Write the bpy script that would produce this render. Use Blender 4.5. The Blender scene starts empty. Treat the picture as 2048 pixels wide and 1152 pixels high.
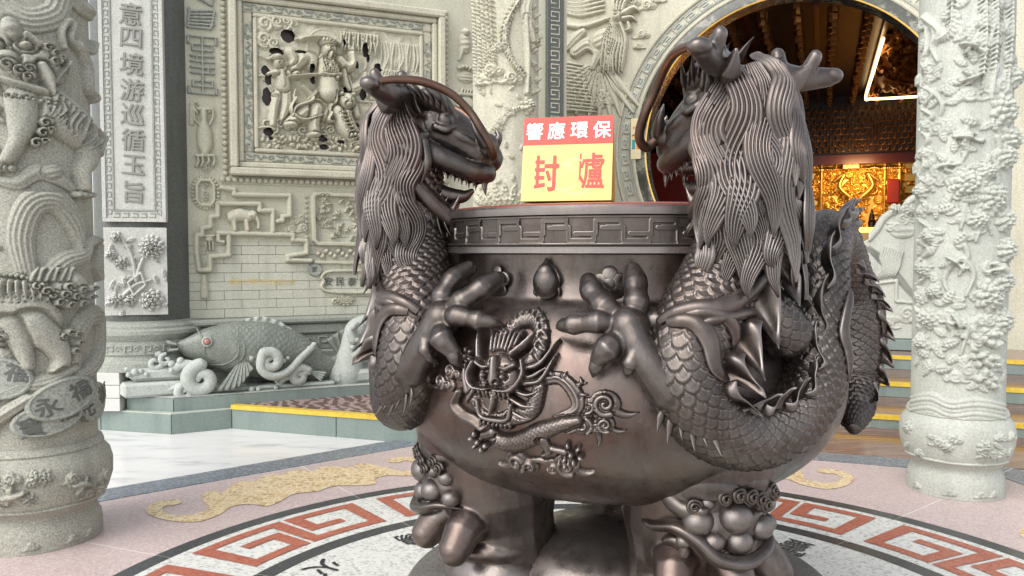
import bpy, bmesh, math, random
import numpy as np
from mathutils import Matrix, Vector
random.seed(7); RNG = np.random.default_rng(7)
R = math.radians
SC = bpy.context.scene
COL = SC.collection

# ------------------------------------------------------------------ camera
EYE = 1.45
cam_data = bpy.data.cameras.new('camera'); cam = bpy.data.objects.new('camera', cam_data); COL.objects.link(cam)
cam_data.sensor_width = 36.0; cam_data.lens = 1650 / 2048 * 36.0
cam_data.clip_start = 0.05; cam_data.clip_end = 500
cam.location = (0, 0, EYE); cam.rotation_euler = (R(90 - 2.637), 0, 0)
SC.camera = cam
# ------------------------------------------------------------------ sky, sun, exposure
world = bpy.data.worlds.new('World'); SC.world = world; world.use_nodes = True
wn = world.node_tree.nodes; wl = world.node_tree.links
bg = wn['Background']
sky = wn.new('ShaderNodeTexSky'); sky.sky_type = 'NISHITA'; sky.sun_disc = False
sky.sun_elevation = R(48); sky.sun_rotation = R(222); sky.dust_density = 1.5; sky.air_density = 1.0; sky.ozone_density = 1.0
hs = wn.new('ShaderNodeHueSaturation'); hs.inputs['Saturation'].default_value = 0.28
wl.new(sky.outputs['Color'], hs.inputs['Color']); wl.new(hs.outputs['Color'], bg.inputs['Color'])
bg.inputs['Strength'].default_value = 0.14
sun_data = bpy.data.lights.new('sun', 'SUN'); sun = bpy.data.objects.new('sun', sun_data); COL.objects.link(sun)
sun_data.energy = 1.15; sun_data.angle = R(55); sun_data.color = (1.0, 0.96, 0.9)
sun.rotation_euler = (R(50), 0, R(-42))
SC.view_settings.view_transform = 'Standard'; SC.view_settings.look = 'None'
SC.view_settings.gamma = 1.0; SC.view_settings.use_curve_mapping = False
SC.view_settings.exposure = 1.15
SC.cycles.max_bounces = 6; SC.cycles.diffuse_bounces = 3; SC.cycles.glossy_bounces = 3
# ------------------------------------------------------------------ helpers
def tag(o, label=None, cat=None, group=None, kind=None):
    if label: o['label'] = label
    if cat: o['category'] = cat
    if group: o['group'] = group
    if kind: o['kind'] = kind
    return o
def empty(name, loc=(0, 0, 0), rz=0.0, parent=None):
    o = bpy.data.objects.new(name, None); COL.objects.link(o)
    o.location = loc; o.rotation_euler = (0, 0, rz); o.empty_display_size = 0.1
    if parent: o.parent = parent
    return o
def link(name, me, mat=None, parent=None, smooth=None):
    if smooth is not None and len(me.polygons):
        me.polygons.foreach_set('use_smooth', np.full(len(me.polygons), smooth, dtype=bool))
    if mat is not None and not me.materials: me.materials.append(mat)
    o = bpy.data.objects.new(name, me); COL.objects.link(o)
    if parent: o.parent = parent
    return o
def mesh_np(name, V, Fq):
    """V (n,3), Fq (m,4) or list of arrays of quads/tris"""
    V = np.ascontiguousarray(V, dtype=np.float32)
    groups = Fq if isinstance(Fq, list) else [Fq]
    groups = [np.asarray(g, dtype=np.int32) for g in groups if len(g)]
    me = bpy.data.meshes.new(name)
    me.vertices.add(len(V)); me.vertices.foreach_set('co', V.ravel())
    tot = np.concatenate([np.full(len(g), g.shape[1], dtype=np.int32) for g in groups])
    idx = np.concatenate([g.ravel() for g in groups])
    me.loops.add(len(idx)); me.loops.foreach_set('vertex_index', idx)
    me.polygons.add(len(tot)); st = np.zeros(len(tot), dtype=np.int32); st[1:] = np.cumsum(tot)[:-1]
    me.polygons.foreach_set('loop_start', st)
    me.update(calc_edges=True); me.validate()
    return me
def grid_faces(n, m, wu=False, wv=False, keep=None, flip=False):
    a = np.arange(n if wu else n - 1); b = np.arange(m if wv else m - 1)
    A, B = np.meshgrid(a, b, indexing='ij'); A2 = (A + 1) % n; B2 = (B + 1) % m
    f = np.stack([A * m + B, A * m + B2, A2 * m + B2, A2 * m + B], -1)
    if flip: f = f[..., ::-1]
    return f[keep] if keep is not None else f.reshape(-1, 4)
def grid_obj(name, P, mat, parent=None, wu=False, wv=False, smooth=True, keep=None, flip=False):
    n, m = P.shape[:2]
    F_ = grid_faces(n, m, wu, wv, keep, flip); V = P.reshape(-1, 3)
    if keep is not None:
        used = np.unique(F_); mp = np.zeros(len(V), dtype=np.int64); mp[used] = np.arange(len(used)); V = V[used]; F_ = mp[F_]
    return link(name, mesh_np(name, V, F_), mat, parent, smooth)
def lathe_mesh(name, prof, n=64, a0=0, a1=360):
    prof = np.asarray(prof, float); full = abs(a1 - a0) >= 360
    a = np.radians(np.linspace(a0, a1, n, endpoint=not full))
    P = np.stack([prof[None, :, 0] * np.cos(a)[:, None], prof[None, :, 0] * np.sin(a)[:, None], np.broadcast_to(prof[None, :, 1], (n, len(prof)))], -1)
    return mesh_np(name, P.reshape(-1, 3), grid_faces(n, len(prof), wu=full, flip=True))
def lathe(name, prof, mat, parent=None, n=64, loc=None, smooth=True):
    o = link(name, lathe_mesh(name, prof, n), mat, parent, smooth)
    if loc is not None: o.location = loc
    return o
def sharp(o, deg=35):
    me = o.data; bm = bmesh.new(); bm.from_mesh(me)
    for e in bm.edges:
        if len(e.link_faces) == 2 and e.calc_face_angle(0) > R(deg): e.smooth = False
    bm.to_mesh(me); bm.free(); return o
def box_mesh(name, x0, x1, y0, y1, z0, z1, bev=0.0):
    bm = bmesh.new(); bmesh.ops.create_cube(bm, size=1)
    for v in bm.verts:
        v.co = (x0 + (v.co.x + .5) * (x1 - x0), y0 + (v.co.y + .5) * (y1 - y0), z0 + (v.co.z + .5) * (z1 - z0))
    if bev: bmesh.ops.bevel(bm, geom=bm.edges[:], offset=bev, segments=1, affect='EDGES')
    me = bpy.data.meshes.new(name); bm.to_mesh(me); bm.free(); return me
def box(name, x0, x1, y0, y1, z0, z1, mat, parent=None, bev=0.004):
    return link(name, box_mesh(name, x0, x1, y0, y1, z0, z1, bev), mat, parent, False)
def prism_mesh(name, pts, z0, z1, bev=0.0):
    bm = bmesh.new(); vs = [bm.verts.new((p[0], p[1], z0)) for p in pts]
    f = bm.faces.new(vs); r = bmesh.ops.extrude_face_region(bm, geom=[f])
    for v in r['geom']:
        if isinstance(v, bmesh.types.BMVert): v.co.z = z1
    bmesh.ops.recalc_face_normals(bm, faces=bm.faces[:])
    if bev: bmesh.ops.bevel(bm, geom=[e for e in bm.edges if e.calc_face_angle(0) > .5], offset=bev, segments=1, affect='EDGES')
    me = bpy.data.meshes.new(name); bm.to_mesh(me); bm.free(); return me
def prism(name, pts, z0, z1, mat, parent=None, bev=0.0):
    return link(name, prism_mesh(name, pts, z0, z1, bev), mat, parent, False)
def sheet(name, pts, z, mat, parent=None):
    bm = bmesh.new(); f = bm.faces.new([bm.verts.new((p[0], p[1], z)) for p in pts])
    if f.normal.z < 0: f.normal_flip()
    bmesh.ops.recalc_face_normals(bm, faces=bm.faces[:]); bm.normal_update()
    if f.normal.z < 0: f.normal_flip()
    bmesh.ops.triangulate(bm, faces=bm.faces[:])
    me = bpy.data.meshes.new(name); bm.to_mesh(me); bm.free(); return link(name, me, mat, parent, False)
def spline(pts, n):
    """Catmull-Rom resample of any-dimensional control points"""
    p = np.asarray(pts, float)
    if len(p) == 2: t = np.linspace(0, 1, n)[:, None]; return p[0] * (1 - t) + p[1] * t
    q = np.vstack([2 * p[0] - p[1], p, 2 * p[-1] - p[-2]])
    t = np.linspace(0, len(p) - 1, n); i = np.minimum(t.astype(int), len(p) - 2); f = (t - i)[:, None]
    a, b, c, d = q[i], q[i + 1], q[i + 2], q[i + 3]
    return .5 * (2 * b + (c - a) * f + (2 * a - 5 * b + 4 * c - d) * f ** 2 + (3 * b - a - 3 * c + d) * f ** 3)
def unit(v): return v / np.maximum(np.linalg.norm(v, axis=-1, keepdims=True), 1e-9)
def frames(P, ref):
    T = unit(np.gradient(P, axis=0)); N = ref - (ref * T).sum(-1, keepdims=True) * T; N = unit(N); return T, N, np.cross(T, N)
def auto_ref(P):
    T = unit(np.gradient(P, axis=0)); out = np.zeros_like(P); v = np.array([.31, .17, .93])
    for i in range(len(P)):
        v = v - v.dot(T[i]) * T[i]; v = v / np.linalg.norm(v); out[i] = v
    return out
def tube_grid(path, rad, ring=12, ref=None, disp=None, squash=1.0):
    P = np.asarray(path, float); rad = np.asarray(rad, float)
    T, N, B = frames(P, auto_ref(P) if ref is None else ref)
    ph = np.linspace(0, 2 * np.pi, ring, endpoint=False)
    L = np.concatenate([[0], np.cumsum(np.linalg.norm(np.diff(P, axis=0), axis=1))])
    rr = np.broadcast_to(rad[:, None], (len(P), ring)).copy()
    if disp is not None: rr = rr + disp(L[:, None] * np.ones((1, ring)), ph[None, :] * np.ones((len(P), 1)), rr)
    return P[:, None] + rr[..., None] * (np.cos(ph)[None, :, None] * N[:, None] + squash * np.sin(ph)[None, :, None] * B[:, None])
def tube(name, ctrl, rads, mat, parent=None, n=40, ring=12, **k):
    P = spline(ctrl, n); r = np.interp(np.linspace(0, 1, n), np.linspace(0, 1, len(rads)), rads)
    G = tube_grid(P, r, ring, **k)
    G = np.concatenate([np.repeat(P[:1, None], ring, 1), G, np.repeat(P[-1:, None], ring, 1)], 0)
    return grid_obj(name, G, mat, parent, wv=True, flip=True)
def scale_h(u, v, col=2.0):
    """overlapping fish-scale height in 0..1; u along the body (free edge towards +u), v around; unit = half scale width"""
    rad = 1.12; h = np.zeros_like(u); done = np.zeros(u.shape, bool)
    k0 = np.ceil(u - rad)
    for dk in (0, 1, 2):
        k = k0 + dk; off = np.mod(k, 2)
        vc = np.round((v - off) / 2) * 2 + off
        d2 = (u - k) ** 2 + (v - vc) ** 2
        ok = (d2 <= rad * rad) & ~done
        d = np.sqrt(d2) / rad
        val = .48 + .46 * (u - k) / rad + .08 * (1 - d * d) + .14 * np.exp(-((d - .86) / .09) ** 2)
        h = np.where(ok, val, h); done |= ok
    return np.clip(h, 0, 1.1)
def ribbon_lock(name, P, nrm, width, thick, ridges, mat, parent=None, cross=25):
    """a carved lock of hair: ridged leaf-shaped ribbon along P, bulging along nrm"""
    n = len(P); T, N, B = frames(P, nrm); t = np.linspace(0, 1, n)
    w = width * np.interp(t, [0, .08, .35, .7, .9, 1], [.55, .75, 1, .9, .52, .02])
    v = np.linspace(-1, 1, cross)
    dome = np.sqrt(np.clip(1 - v ** 2, 0, 1)); rid = np.abs(np.cos(v * ridges * np.pi * .5)) ** .7
    hh = thick * np.interp(t, [0, .1, .8, 1], [.6, 1, .9, .3])[:, None] * (dome * (.62 + .38 * rid))[None]
    G = P[:, None] + B[:, None] * (w[:, None] * v[None])[..., None] + N[:, None] * hh[..., None]
    back = P[:, None] + B[:, None] * (w[:, None] * v[None, ::-1])[..., None] - N[:, None] * (.25 * thick * dome[None, ::-1, None])
    G = np.concatenate([G, back[:, 1:-1]], 1)
    return grid_obj(name, G, mat, parent, wv=True, flip=False)
# ---- fused organic shapes: tapered capsules and ellipsoids joined by a voxel remesh
def _ico(bm, M): bmesh.ops.create_icosphere(bm, subdivisions=3, radius=1.0, matrix=M)
def fuse(name, prims, voxel, mat, parent=None, smooth_it=6, extra=None):
    bm = bmesh.new()
    for p in prims:
        if p[0] == 'e':
            _, c, r, *rot = p
            if np.isscalar(r): r = (r, r, r)
            M = Matrix.Translation(c)
            if rot: M = M @ rot[0]
            _ico(bm, M @ Matrix.Diagonal((*r, 1)))
        else:
            _, pts, rr = p
            pts = np.asarray(pts, float); rr = np.asarray(rr, float); L = np.linalg.norm(np.diff(pts, axis=0), axis=1).sum()
            n = max(4, int(L / max(rr.min() * .5, voxel * 1.2)))
            Q = spline(pts, n); q = np.interp(np.linspace(0, 1, n), np.linspace(0, 1, len(rr)), rr)
            G = tube_grid(Q, q, 24)
            vs = [[bm.verts.new(x) for x in ring] for ring in G]
            for a, b in zip(vs[:-1], vs[1:]):
                for i in range(24):
                    bm.faces.new((a[i], a[(i + 1) % 24], b[(i + 1) % 24], b[i]))
            bm.faces.new(vs[0][::-1]); bm.faces.new(vs[-1])
            _ico(bm, Matrix.Translation(Q[0]) @ Matrix.Diagonal((q[0], q[0], q[0], 1))); _ico(bm, Matrix.Translation(Q[-1]) @ Matrix.Diagonal((q[-1], q[-1], q[-1], 1)))
    bmesh.ops.recalc_face_normals(bm, faces=bm.faces[:])
    me = bpy.data.meshes.new(name); bm.to_mesh(me); bm.free()
    o = bpy.data.objects.new(name, me); COL.objects.link(o)
    m = o.modifiers.new('r', 'REMESH'); m.mode = 'VOXEL'; m.voxel_size = voxel; m.use_smooth_shade = True
    if smooth_it: s = o.modifiers.new('s', 'SMOOTH'); s.factor = .5; s.iterations = smooth_it
    dg = bpy.context.evaluated_depsgraph_get()
    me2 = bpy.data.meshes.new_from_object(o.evaluated_get(dg)); me2.name = name
    o.modifiers.clear(); o.data = me2; bpy.data.meshes.remove(me)
    if mat: me2.materials.clear(); me2.materials.append(mat)
    me2.polygons.foreach_set('use_smooth', np.full(len(me2.polygons), True))
    if parent: o.parent = parent
    return o
def blade_mesh(name, L, w, t, bend=.25):
    """a pointed, bent, leaf-like spike along +x, bending to +z"""
    n, m = 9, 8; s = np.linspace(0, 1, n)
    P = np.stack([s * L, 0 * s, bend * L * s ** 2], -1)
    wr = w * np.interp(s, [0, .3, 1], [.7, 1, .02]); ph = np.linspace(0, 2 * np.pi, m, endpoint=False)
    G = P[:, None] + np.stack([0 * ph[None] * wr[:, None], np.cos(ph)[None] * wr[:, None], np.sin(ph)[None] * (wr * t / w)[:, None]], -1)
    return mesh_np(name, G.reshape(-1, 3), grid_faces(n, m, wv=True, flip=True))
def inst(name, me, M, parent=None, mat=None):
    o = bpy.data.objects.new(name, me); COL.objects.link(o)
    if parent: o.parent = parent
    o.matrix_basis = M
    return o
def basis(o, x, z):
    """matrix with local x along x, z near z, at o"""
    x = Vector(x).normalized(); z = Vector(z); y = z.cross(x)
    if y.length < 1e-6: y = Vector((0, 1, 0)).cross(x)
    y.normalize(); z = x.cross(y)
    return Matrix(((x.x, y.x, z.x, o[0]), (x.y, y.y, z.y, o[1]), (x.z, y.z, z.z, o[2]), (0, 0, 0, 1)))
def text_mesh(ch, size, extrude=0.004, fat=0.0, bevel=0.0):
    bold = 0.0
    cu = bpy.data.curves.new('glyph', 'FONT'); cu.body = ch; cu.size = size; cu.extrude = extrude; cu.offset = bold
    cu.align_x = 'CENTER'; cu.align_y = 'CENTER'; cu.resolution_u = 3; cu.bevel_depth = bevel
    o = bpy.data.objects.new('glyph', cu); COL.objects.link(o)
    dg = bpy.context.evaluated_depsgraph_get(); me = bpy.data.meshes.new_from_object(o.evaluated_get(dg))
    bpy.data.objects.remove(o); bpy.data.curves.remove(cu)
    n = len(me.vertices)
    if n:
        co = np.empty(n * 3, np.float32); me.vertices.foreach_get('co', co); co = co.reshape(-1, 3)
        c = (co.max(0) + co.min(0)) / 2; co[:, :2] -= c[:2]; me.vertices.foreach_set('co', co.ravel())
    me.materials.clear()
    if fat:
        bm = bmesh.new()
        for k in range(9):
            m2 = me.copy() ; a = 2 * math.pi * k / 8; rr = fat if k < 8 else 0
            m2.transform(Matrix.Translation((rr * math.cos(a), rr * math.sin(a), -extrude * .04 * k - 1e-5 * k))); bm.from_mesh(m2); bpy.data.meshes.remove(m2)
        bm.to_mesh(me); bm.free()
    return me
# ---- carved relief painter: a height field over a flat canvas, later mapped on a wall, column or vessel
class Relief:
    def __init__(s, x0, y0, x1, y1, res):
        s.nx = int(round((x1 - x0) / res)) + 1; s.ny = int(round((y1 - y0) / res)) + 1; s.res = res; s.x0 = x0; s.y0 = y0
        s.x = x0 + np.arange(s.nx) * res; s.y = y0 + np.arange(s.ny) * res
        s.X, s.Y = np.meshgrid(s.x, s.y); s.H = np.zeros_like(s.X)
    def win(s, xa, xb, ya, yb):
        i0 = max(0, int((xa - s.x0) / s.res)); i1 = min(s.nx, int((xb - s.x0) / s.res) + 2)
        j0 = max(0, int((ya - s.y0) / s.res)); j1 = min(s.ny, int((yb - s.y0) / s.res) + 2)
        return (slice(j0, j1), slice(i0, i1)) if i1 > i0 and j1 > j0 else None
    def put(s, w, Q, new, cut):
        h = s.H[w]
        if cut: h = np.where((Q >= 1) & (Q < 1 + cut), h * .45, h)
        s.H[w] = np.where(Q < 1, np.maximum(new, h) if not s.over else np.maximum(new, h * .35), h)
    over = False
    def stroke(s, pts, w, h, base=0.0, p=.5, groove=None, cut=0, smooth=True, flat=False, scales=None, htaper=None):
        pts = np.asarray(pts, float)
        w = np.atleast_1d(np.asarray(w, float))
        d = np.linalg.norm(np.diff(pts, axis=0), axis=1).sum(); n = int(min(400, max(6, d / (max(w.max() * .25, s.res * .8)))))
        if smooth and len(pts) > 2: Q_ = spline(pts, n)
        else:
            L = np.concatenate([[0], np.cumsum(np.linalg.norm(np.diff(pts, axis=0), axis=1))]); t = np.linspace(0, L[-1], n)
            t = np.unique(np.concatenate([t, L])); n = len(t); Q_ = np.stack([np.interp(t, L, pts[:, 0]), np.interp(t, L, pts[:, 1])], -1)
        tt = np.linspace(0, 1, n); ww = np.interp(tt, np.linspace(0, 1, len(w)), w) if len(w) > 1 else np.full(n, w[0])
        if flat: # exact distance to segments
            pass
        m = ww.max() * (1.02 + cut)
        W = s.win(Q_[:, 0].min() - m, Q_[:, 0].max() + m, Q_[:, 1].min() - m, Q_[:, 1].max() + m)
        if W is None: return
        X = s.X[W]; Y = s.Y[W]; Q = np.full(X.shape, 9.0); S = np.zeros_like(X); Lr = np.zeros_like(X)
        L = np.concatenate([[0], np.cumsum(np.linalg.norm(np.diff(Q_, axis=0), axis=1))])
        for k in range(n - 1):
            a, b = Q_[k], Q_[k + 1]; ab = b - a; l2 = ab @ ab
            if l2 < 1e-14: continue
            mm = max(ww[k], ww[k + 1]) * (1.02 + cut)
            i0 = np.searchsorted(X[0], min(a[0], b[0]) - mm); i1 = np.searchsorted(X[0], max(a[0], b[0]) + mm)
            j0 = np.searchsorted(Y[:, 0], min(a[1], b[1]) - mm); j1 = np.searchsorted(Y[:, 0], max(a[1], b[1]) + mm)
            if i1 <= i0 or j1 <= j0: continue
            v = (slice(j0, j1), slice(i0, i1)); dx = X[v] - a[0]; dy = Y[v] - a[1]
            t = np.clip((dx * ab[0] + dy * ab[1]) / l2, 0, 1); ex = dx - t * ab[0]; ey = dy - t * ab[1]
            wk = ww[k] * (1 - t) + ww[k + 1] * t
            q = np.hypot(ex, ey) / np.maximum(wk, 1e-6)
            if flat == 'sq': q = np.maximum(np.abs(ex), np.abs(ey)) / wk
            up = q < Q[v]
            Q[v] = np.where(up, q, Q[v]); sg = np.sign(ab[0] * dy - ab[1] * dx)
            S[v] = np.where(up, q * sg, S[v]); Lr[v] = np.where(up, L[k] + t * (L[k + 1] - L[k]), Lr[v])
        if flat: new = base + h * np.clip((1 - Q) * 5, 0, 1)
        else: new = base + h * np.clip(1 - Q * Q, 0, 1) ** p
        if htaper is not None: new = base + (new - base) * np.interp(Lr / max(L[-1], 1e-6), np.linspace(0, 1, len(htaper)), htaper)
        if groove: new = new + groove[1] * (np.cos(S * groove[0] * np.pi) - 1) * .5 * np.clip((1 - Q) * 4, 0, 1)
        if scales: new = new + scales[1] * (scale_h(Lr / scales[0], S * ww.mean() / scales[0]) - .6) * np.clip((1 - Q) * 4, 0, 1)
        s.put(W, Q, new, cut); return Q_
    def dome(s, cx, cy, rx, ry, h, rot=0, base=0.0, p=.5, cut=0, ripple=None):
        m = max(rx, ry) * (1 + cut); W = s.win(cx - m, cx + m, cy - m, cy + m)
        if W is None: return
        X = s.X[W] - cx; Y = s.Y[W] - cy; c, n_ = math.cos(rot), math.sin(rot)
        u = (X * c + Y * n_) / rx; v = (-X * n_ + Y * c) / ry; Q = np.hypot(u, v)
        new = base + h * np.clip(1 - Q * Q, 0, 1) ** p
        if ripple: new = new + ripple[1] * (np.cos(v * ripple[0] * np.pi) - 1) * .5 * np.clip((1 - Q) * 3, 0, 1)
        s.put(W, Q, new, cut)
    def disc(s, cx, cy, r, h, base=0, rim=None):
        W = s.win(cx - r, cx + r, cy - r, cy + r)
        if W is None: return
        Q = np.hypot(s.X[W] - cx, s.Y[W] - cy) / r; new = base + h * np.clip((1 - Q) * 8, 0, 1)
        if rim: new = new + np.where(Q > 1 - rim[0], rim[1], 0) * np.clip((1 - Q) * 20, 0, 1)
        s.put(W, Q, new, 0)
    def leaf(s, cx, cy, L, w, ang, h, base=0, veins=5):
        m = L; W = s.win(cx - m, cx + m, cy - m, cy + m)
        if W is None: return
        X = s.X[W] - cx; Y = s.Y[W] - cy; c, n_ = math.cos(ang), math.sin(ang)
        u = (X * c + Y * n_) / L; v = (-X * n_ + Y * c); ww = w * np.sin(np.clip(u, 0, 1) * np.pi) ** .7 * (1 - .35 * np.clip(u, 0, 1)) + 1e-6
        Q = np.where((u > 0) & (u < 1), np.abs(v) / ww, 9)
        new = base + h * (1 - Q * Q) ** .5 if False else base + h * np.sqrt(np.clip(1 - Q ** 2, 0, 1)) * (.75 + .25 * np.cos((u * veins * 2 - np.abs(v) / w) * np.pi)) - h * .35 * np.exp(-(v / (w * .08)) ** 2)
        s.put(W, Q, new, 0)
    def curl(s, cx, cy, r, h, turns=1.4, a0=0, sgn=1, w=None, base=0, cut=.3):
        t = np.linspace(0, 1, 26); a = a0 + sgn * t * turns * 2 * np.pi; rr = r * (1 - .9 * t); w = w or r * .36
        s.stroke(np.stack([cx + rr * np.cos(a), cy + rr * np.sin(a)], -1), np.linspace(w, w * .6, 5), h, base, cut=cut)
    def cloud(s, cx, cy, r, h, sgn=1, base=0):
        s.dome(cx, cy, r * 1.45, r * 1.32, h * .62, base=base, p=.22); s.dome(cx + sgn * r * 1.5, cy - r * .35, r * 1.02, r * .92, h * .5, base=base, p=.22)
        s.stroke([(cx - sgn * r * .8, cy - r * .6), (cx - sgn * r * 1.8, cy - r * .95), (cx - sgn * r * 3, cy - r * .7)], [r * .5, r * .4, r * .05], h * .55, base)
        s.curl(cx, cy, r, h * .75, 1.5, R(-60), sgn, base=base + h * .25, cut=.08)
        s.curl(cx + sgn * r * 1.5, cy - r * .35, r * .62, h * .65, 1.4, R(200), -sgn, base=base + h * .2, cut=.08)
    def flower(s, cx, cy, r, h, n=9, base=0, layers=3, rot=0.0, rag=0.25):
        for l in range(layers):
            f = 1 - l / (layers + .3); k = max(4, int(n * (.55 + .45 * f)))
            for i in range(k):
                a = rot + (i + .5 * l) * 2 * np.pi / k + RNG.uniform(-.12, .12); q = r * f * .62
                s.dome(cx + q * math.cos(a), cy + q * math.sin(a), r * f * .46, r * f * (.9 / k * 2.6), h * (.5 + .2 * l), a, base + h * .16 * l, p=.45, cut=.18, ripple=(3, h * rag * .35))
        s.dome(cx, cy, r * .2, r * .2, h * .9, base=base + h * .3, cut=.2)
    def feather(s, pts, w, h, base=0, barbs=9):
        """a long plume with comb-like barbs both sides of a rib"""
        Q_ = spline(pts, barbs * 2); T = unit(np.gradient(Q_, axis=0)); Nn = np.stack([-T[:, 1], T[:, 0]], -1)
        for k in range(len(Q_)):
            ww = w * math.sin(min(1, .25 + .9 * k / len(Q_)) * math.pi) ** .6 + w * .12
            for sg in (-1, 1):
                e = Q_[k] + sg * Nn[k] * ww + T[k] * ww * .8
                s.stroke([Q_[k], (Q_[k] + e) / 2 + sg * Nn[k] * ww * .12, e], [w * .2, w * .17, w * .05], h * .7, base)
        s.stroke(Q_, [w * .16, w * .1], h, base)
    def wing(s, x, y, L, ang, h, n=7, spread=.9, base=0, sgn=1):
        for k in range(n):
            a = ang + sgn * spread * (k / (n - 1) - .2); l = L * (1 - .45 * k / n)
            s.stroke([(x, y), (x + .5 * l * math.cos(a - sgn * .15), y + .5 * l * math.sin(a - sgn * .15)), (x + l * math.cos(a), y + l * math.sin(a))], [L * .06, L * .085, L * .02], h * (.55 + .05 * k), base + h * .04 * k, cut=.25)
        s.dome(x + .2 * L * math.cos(ang), y + .2 * L * math.sin(ang), L * .26, L * .15, h * .9, ang, base + h * .2, ripple=(4, h * .15))
    def bird(s, x, y, L, ang, h, base=0, up=1):
        c, n_ = math.cos(ang), math.sin(ang); f = lambda u, v: (x + L * (u * c - v * n_), y + L * (u * n_ + v * c))
        for k in range(4): s.stroke([f(-.2, 0), f(-.6, -.05 + .05 * k), f(-1.0, -.12 + .09 * k)], [L * .07, L * .06, L * .03], h * .6, base, cut=.2)
        s.wing(*f(.05, .08 * up), L * .75, ang + up * 2.0, h * .8, 6, .8, base + h * .1, -up)
        s.wing(*f(.0, -.02 * up), L * .6, ang - up * 2.5, h * .8, 5, .7, base + h * .1, up)
        s.stroke([f(-.3, 0), f(.05, .0), f(.35, .07)], [L * .1, L * .17, L * .09], h, base + h * .15, scales=(L * .045, h * .2))
        s.dome(*f(.42, .1), L * .1, L * .09, h * 1.05, base=base + h * .15); s.stroke([f(.48, .1), f(.62, .08)], [L * .035, L * .008], h * .8, base + h * .15)
    def fill(s, fn): s.H = np.maximum(s.H, fn(s.X, s.Y))
    def build(s, name, mapper, mat, parent=None, thr=0.0006, sink=0.004, all_=False, hole=None, smooth=True, flip=False):
        H = s.H
        if all_:
            keep = np.ones((s.ny - 1, s.nx - 1), bool)
            if hole is not None: keep &= ~(hole[:-1, :-1] & hole[1:, 1:])
            P = mapper(s.X, s.Y, H)
        else:
            on = H > thr; keep = on[:-1, :-1] | on[1:, :-1] | on[:-1, 1:] | on[1:, 1:]
            P = mapper(s.X, s.Y, np.where(on, H, -sink))
        if not keep.any(): return None
        return grid_obj(name, P, mat, parent, smooth=smooth, keep=keep, flip=flip)
    def relax(s, it=1):
        for _ in range(it):
            h = np.pad(s.H, 1, mode='edge'); a = (h[1:-1, :-2] + h[1:-1, 2:] + h[:-2, 1:-1] + h[2:, 1:-1]) / 4
            s.H = np.where(s.H > 0, .5 * s.H + .5 * a, s.H)
def plane_map(o, ux, uy):
    o = np.array(o, float); ux = np.array(ux, float); uy = np.array(uy, float); n = np.cross(ux, uy)
    return lambda X, Y, H: o + X[..., None] * ux + Y[..., None] * uy + H[..., None] * n
def cyl_map(rad, a0=0.0):
    """X = arc length on radius rad measured counter-clockwise seen from above from angle a0, Y = height"""
    def f(X, Y, H):
        r = rad(Y) if callable(rad) else rad; r0 = rad(Y.mean()) if callable(rad) else rad
        a = a0 + X / r0; return np.stack([(r + H) * np.cos(a), (r + H) * np.sin(a), Y], -1)
    return f
# ------------------------------------------------------------------ materials
class NT:
    def __init__(s, name):
        s.m = bpy.data.materials.new(name); s.m.use_nodes = True; s.t = s.m.node_tree; s.b = s.t.nodes['Principled BSDF']
    def n(s, typ, **k):
        x = s.t.nodes.new(typ)
        for a, v in k.items():
            if a in x.inputs: x.inputs[a].default_value = v
            else: setattr(x, a, v)
        return x
    def l(s, a, b): s.t.links.new(a, b)
    def co(s): 
        return s.n('ShaderNodeTexCoord').outputs['Object']
    def world(s): return s.n('ShaderNodeNewGeometry').outputs['Position']
    def noise(s, vec, scale, detail=4, rough=.6):
        x = s.n('ShaderNodeTexNoise'); x.inputs['Scale'].default_value = scale; x.inputs['Detail'].default_value = detail; x.inputs['Roughness'].default_value = rough
        s.l(vec, x.inputs['Vector']); return x.outputs['Fac']
    def ramp(s, fac, stops):
        x = s.n('ShaderNodeValToRGB'); e = x.color_ramp.elements
        while len(e) < len(stops): e.new(.5)
        for q, (p, c) in zip(e, stops): q.position = p; q.color = (*c, 1) if len(c) == 3 else c
        s.l(fac, x.inputs['Fac']); return x.outputs['Color']
    def mix(s, fac, a, b, mode='MIX'):
        x = s.n('ShaderNodeMix'); x.data_type = 'RGBA'; x.blend_type = mode
        for sock, v in ((x.inputs['Factor'], fac), (x.inputs['A'] if False else x.inputs[6], a), (x.inputs[7], b)):
            if hasattr(v, 'is_output'): s.l(v, sock)
            elif np.isscalar(v): sock.default_value = v
            else: sock.default_value = (*v, 1)
        return x.outputs[2]
    def bump(s, h, strength, dist=.002):
        x = s.n('ShaderNodeBump'); x.inputs['Strength'].default_value = strength; x.inputs['Distance'].default_value = dist
        s.l(h, x.inputs['Height']); s.l(x.outputs['Normal'], s.b.inputs['Normal'])
    def out(s, col=None, rough=.6, metal=0.0, spec=.5, coat=0):
        if col is not None:
            if hasattr(col, 'is_output'): s.l(col, s.b.inputs['Base Color'])
            else: s.b.inputs['Base Color'].default_value = (*col, 1)
        if hasattr(rough, 'is_output'): s.l(rough, s.b.inputs['Roughness'])
        else: s.b.inputs['Roughness'].default_value = rough
        s.b.inputs['Metallic'].default_value = metal; s.b.inputs['Specular IOR Level'].default_value = spec; s.b.inputs['Coat Weight'].default_value = coat
        return s.m
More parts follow.
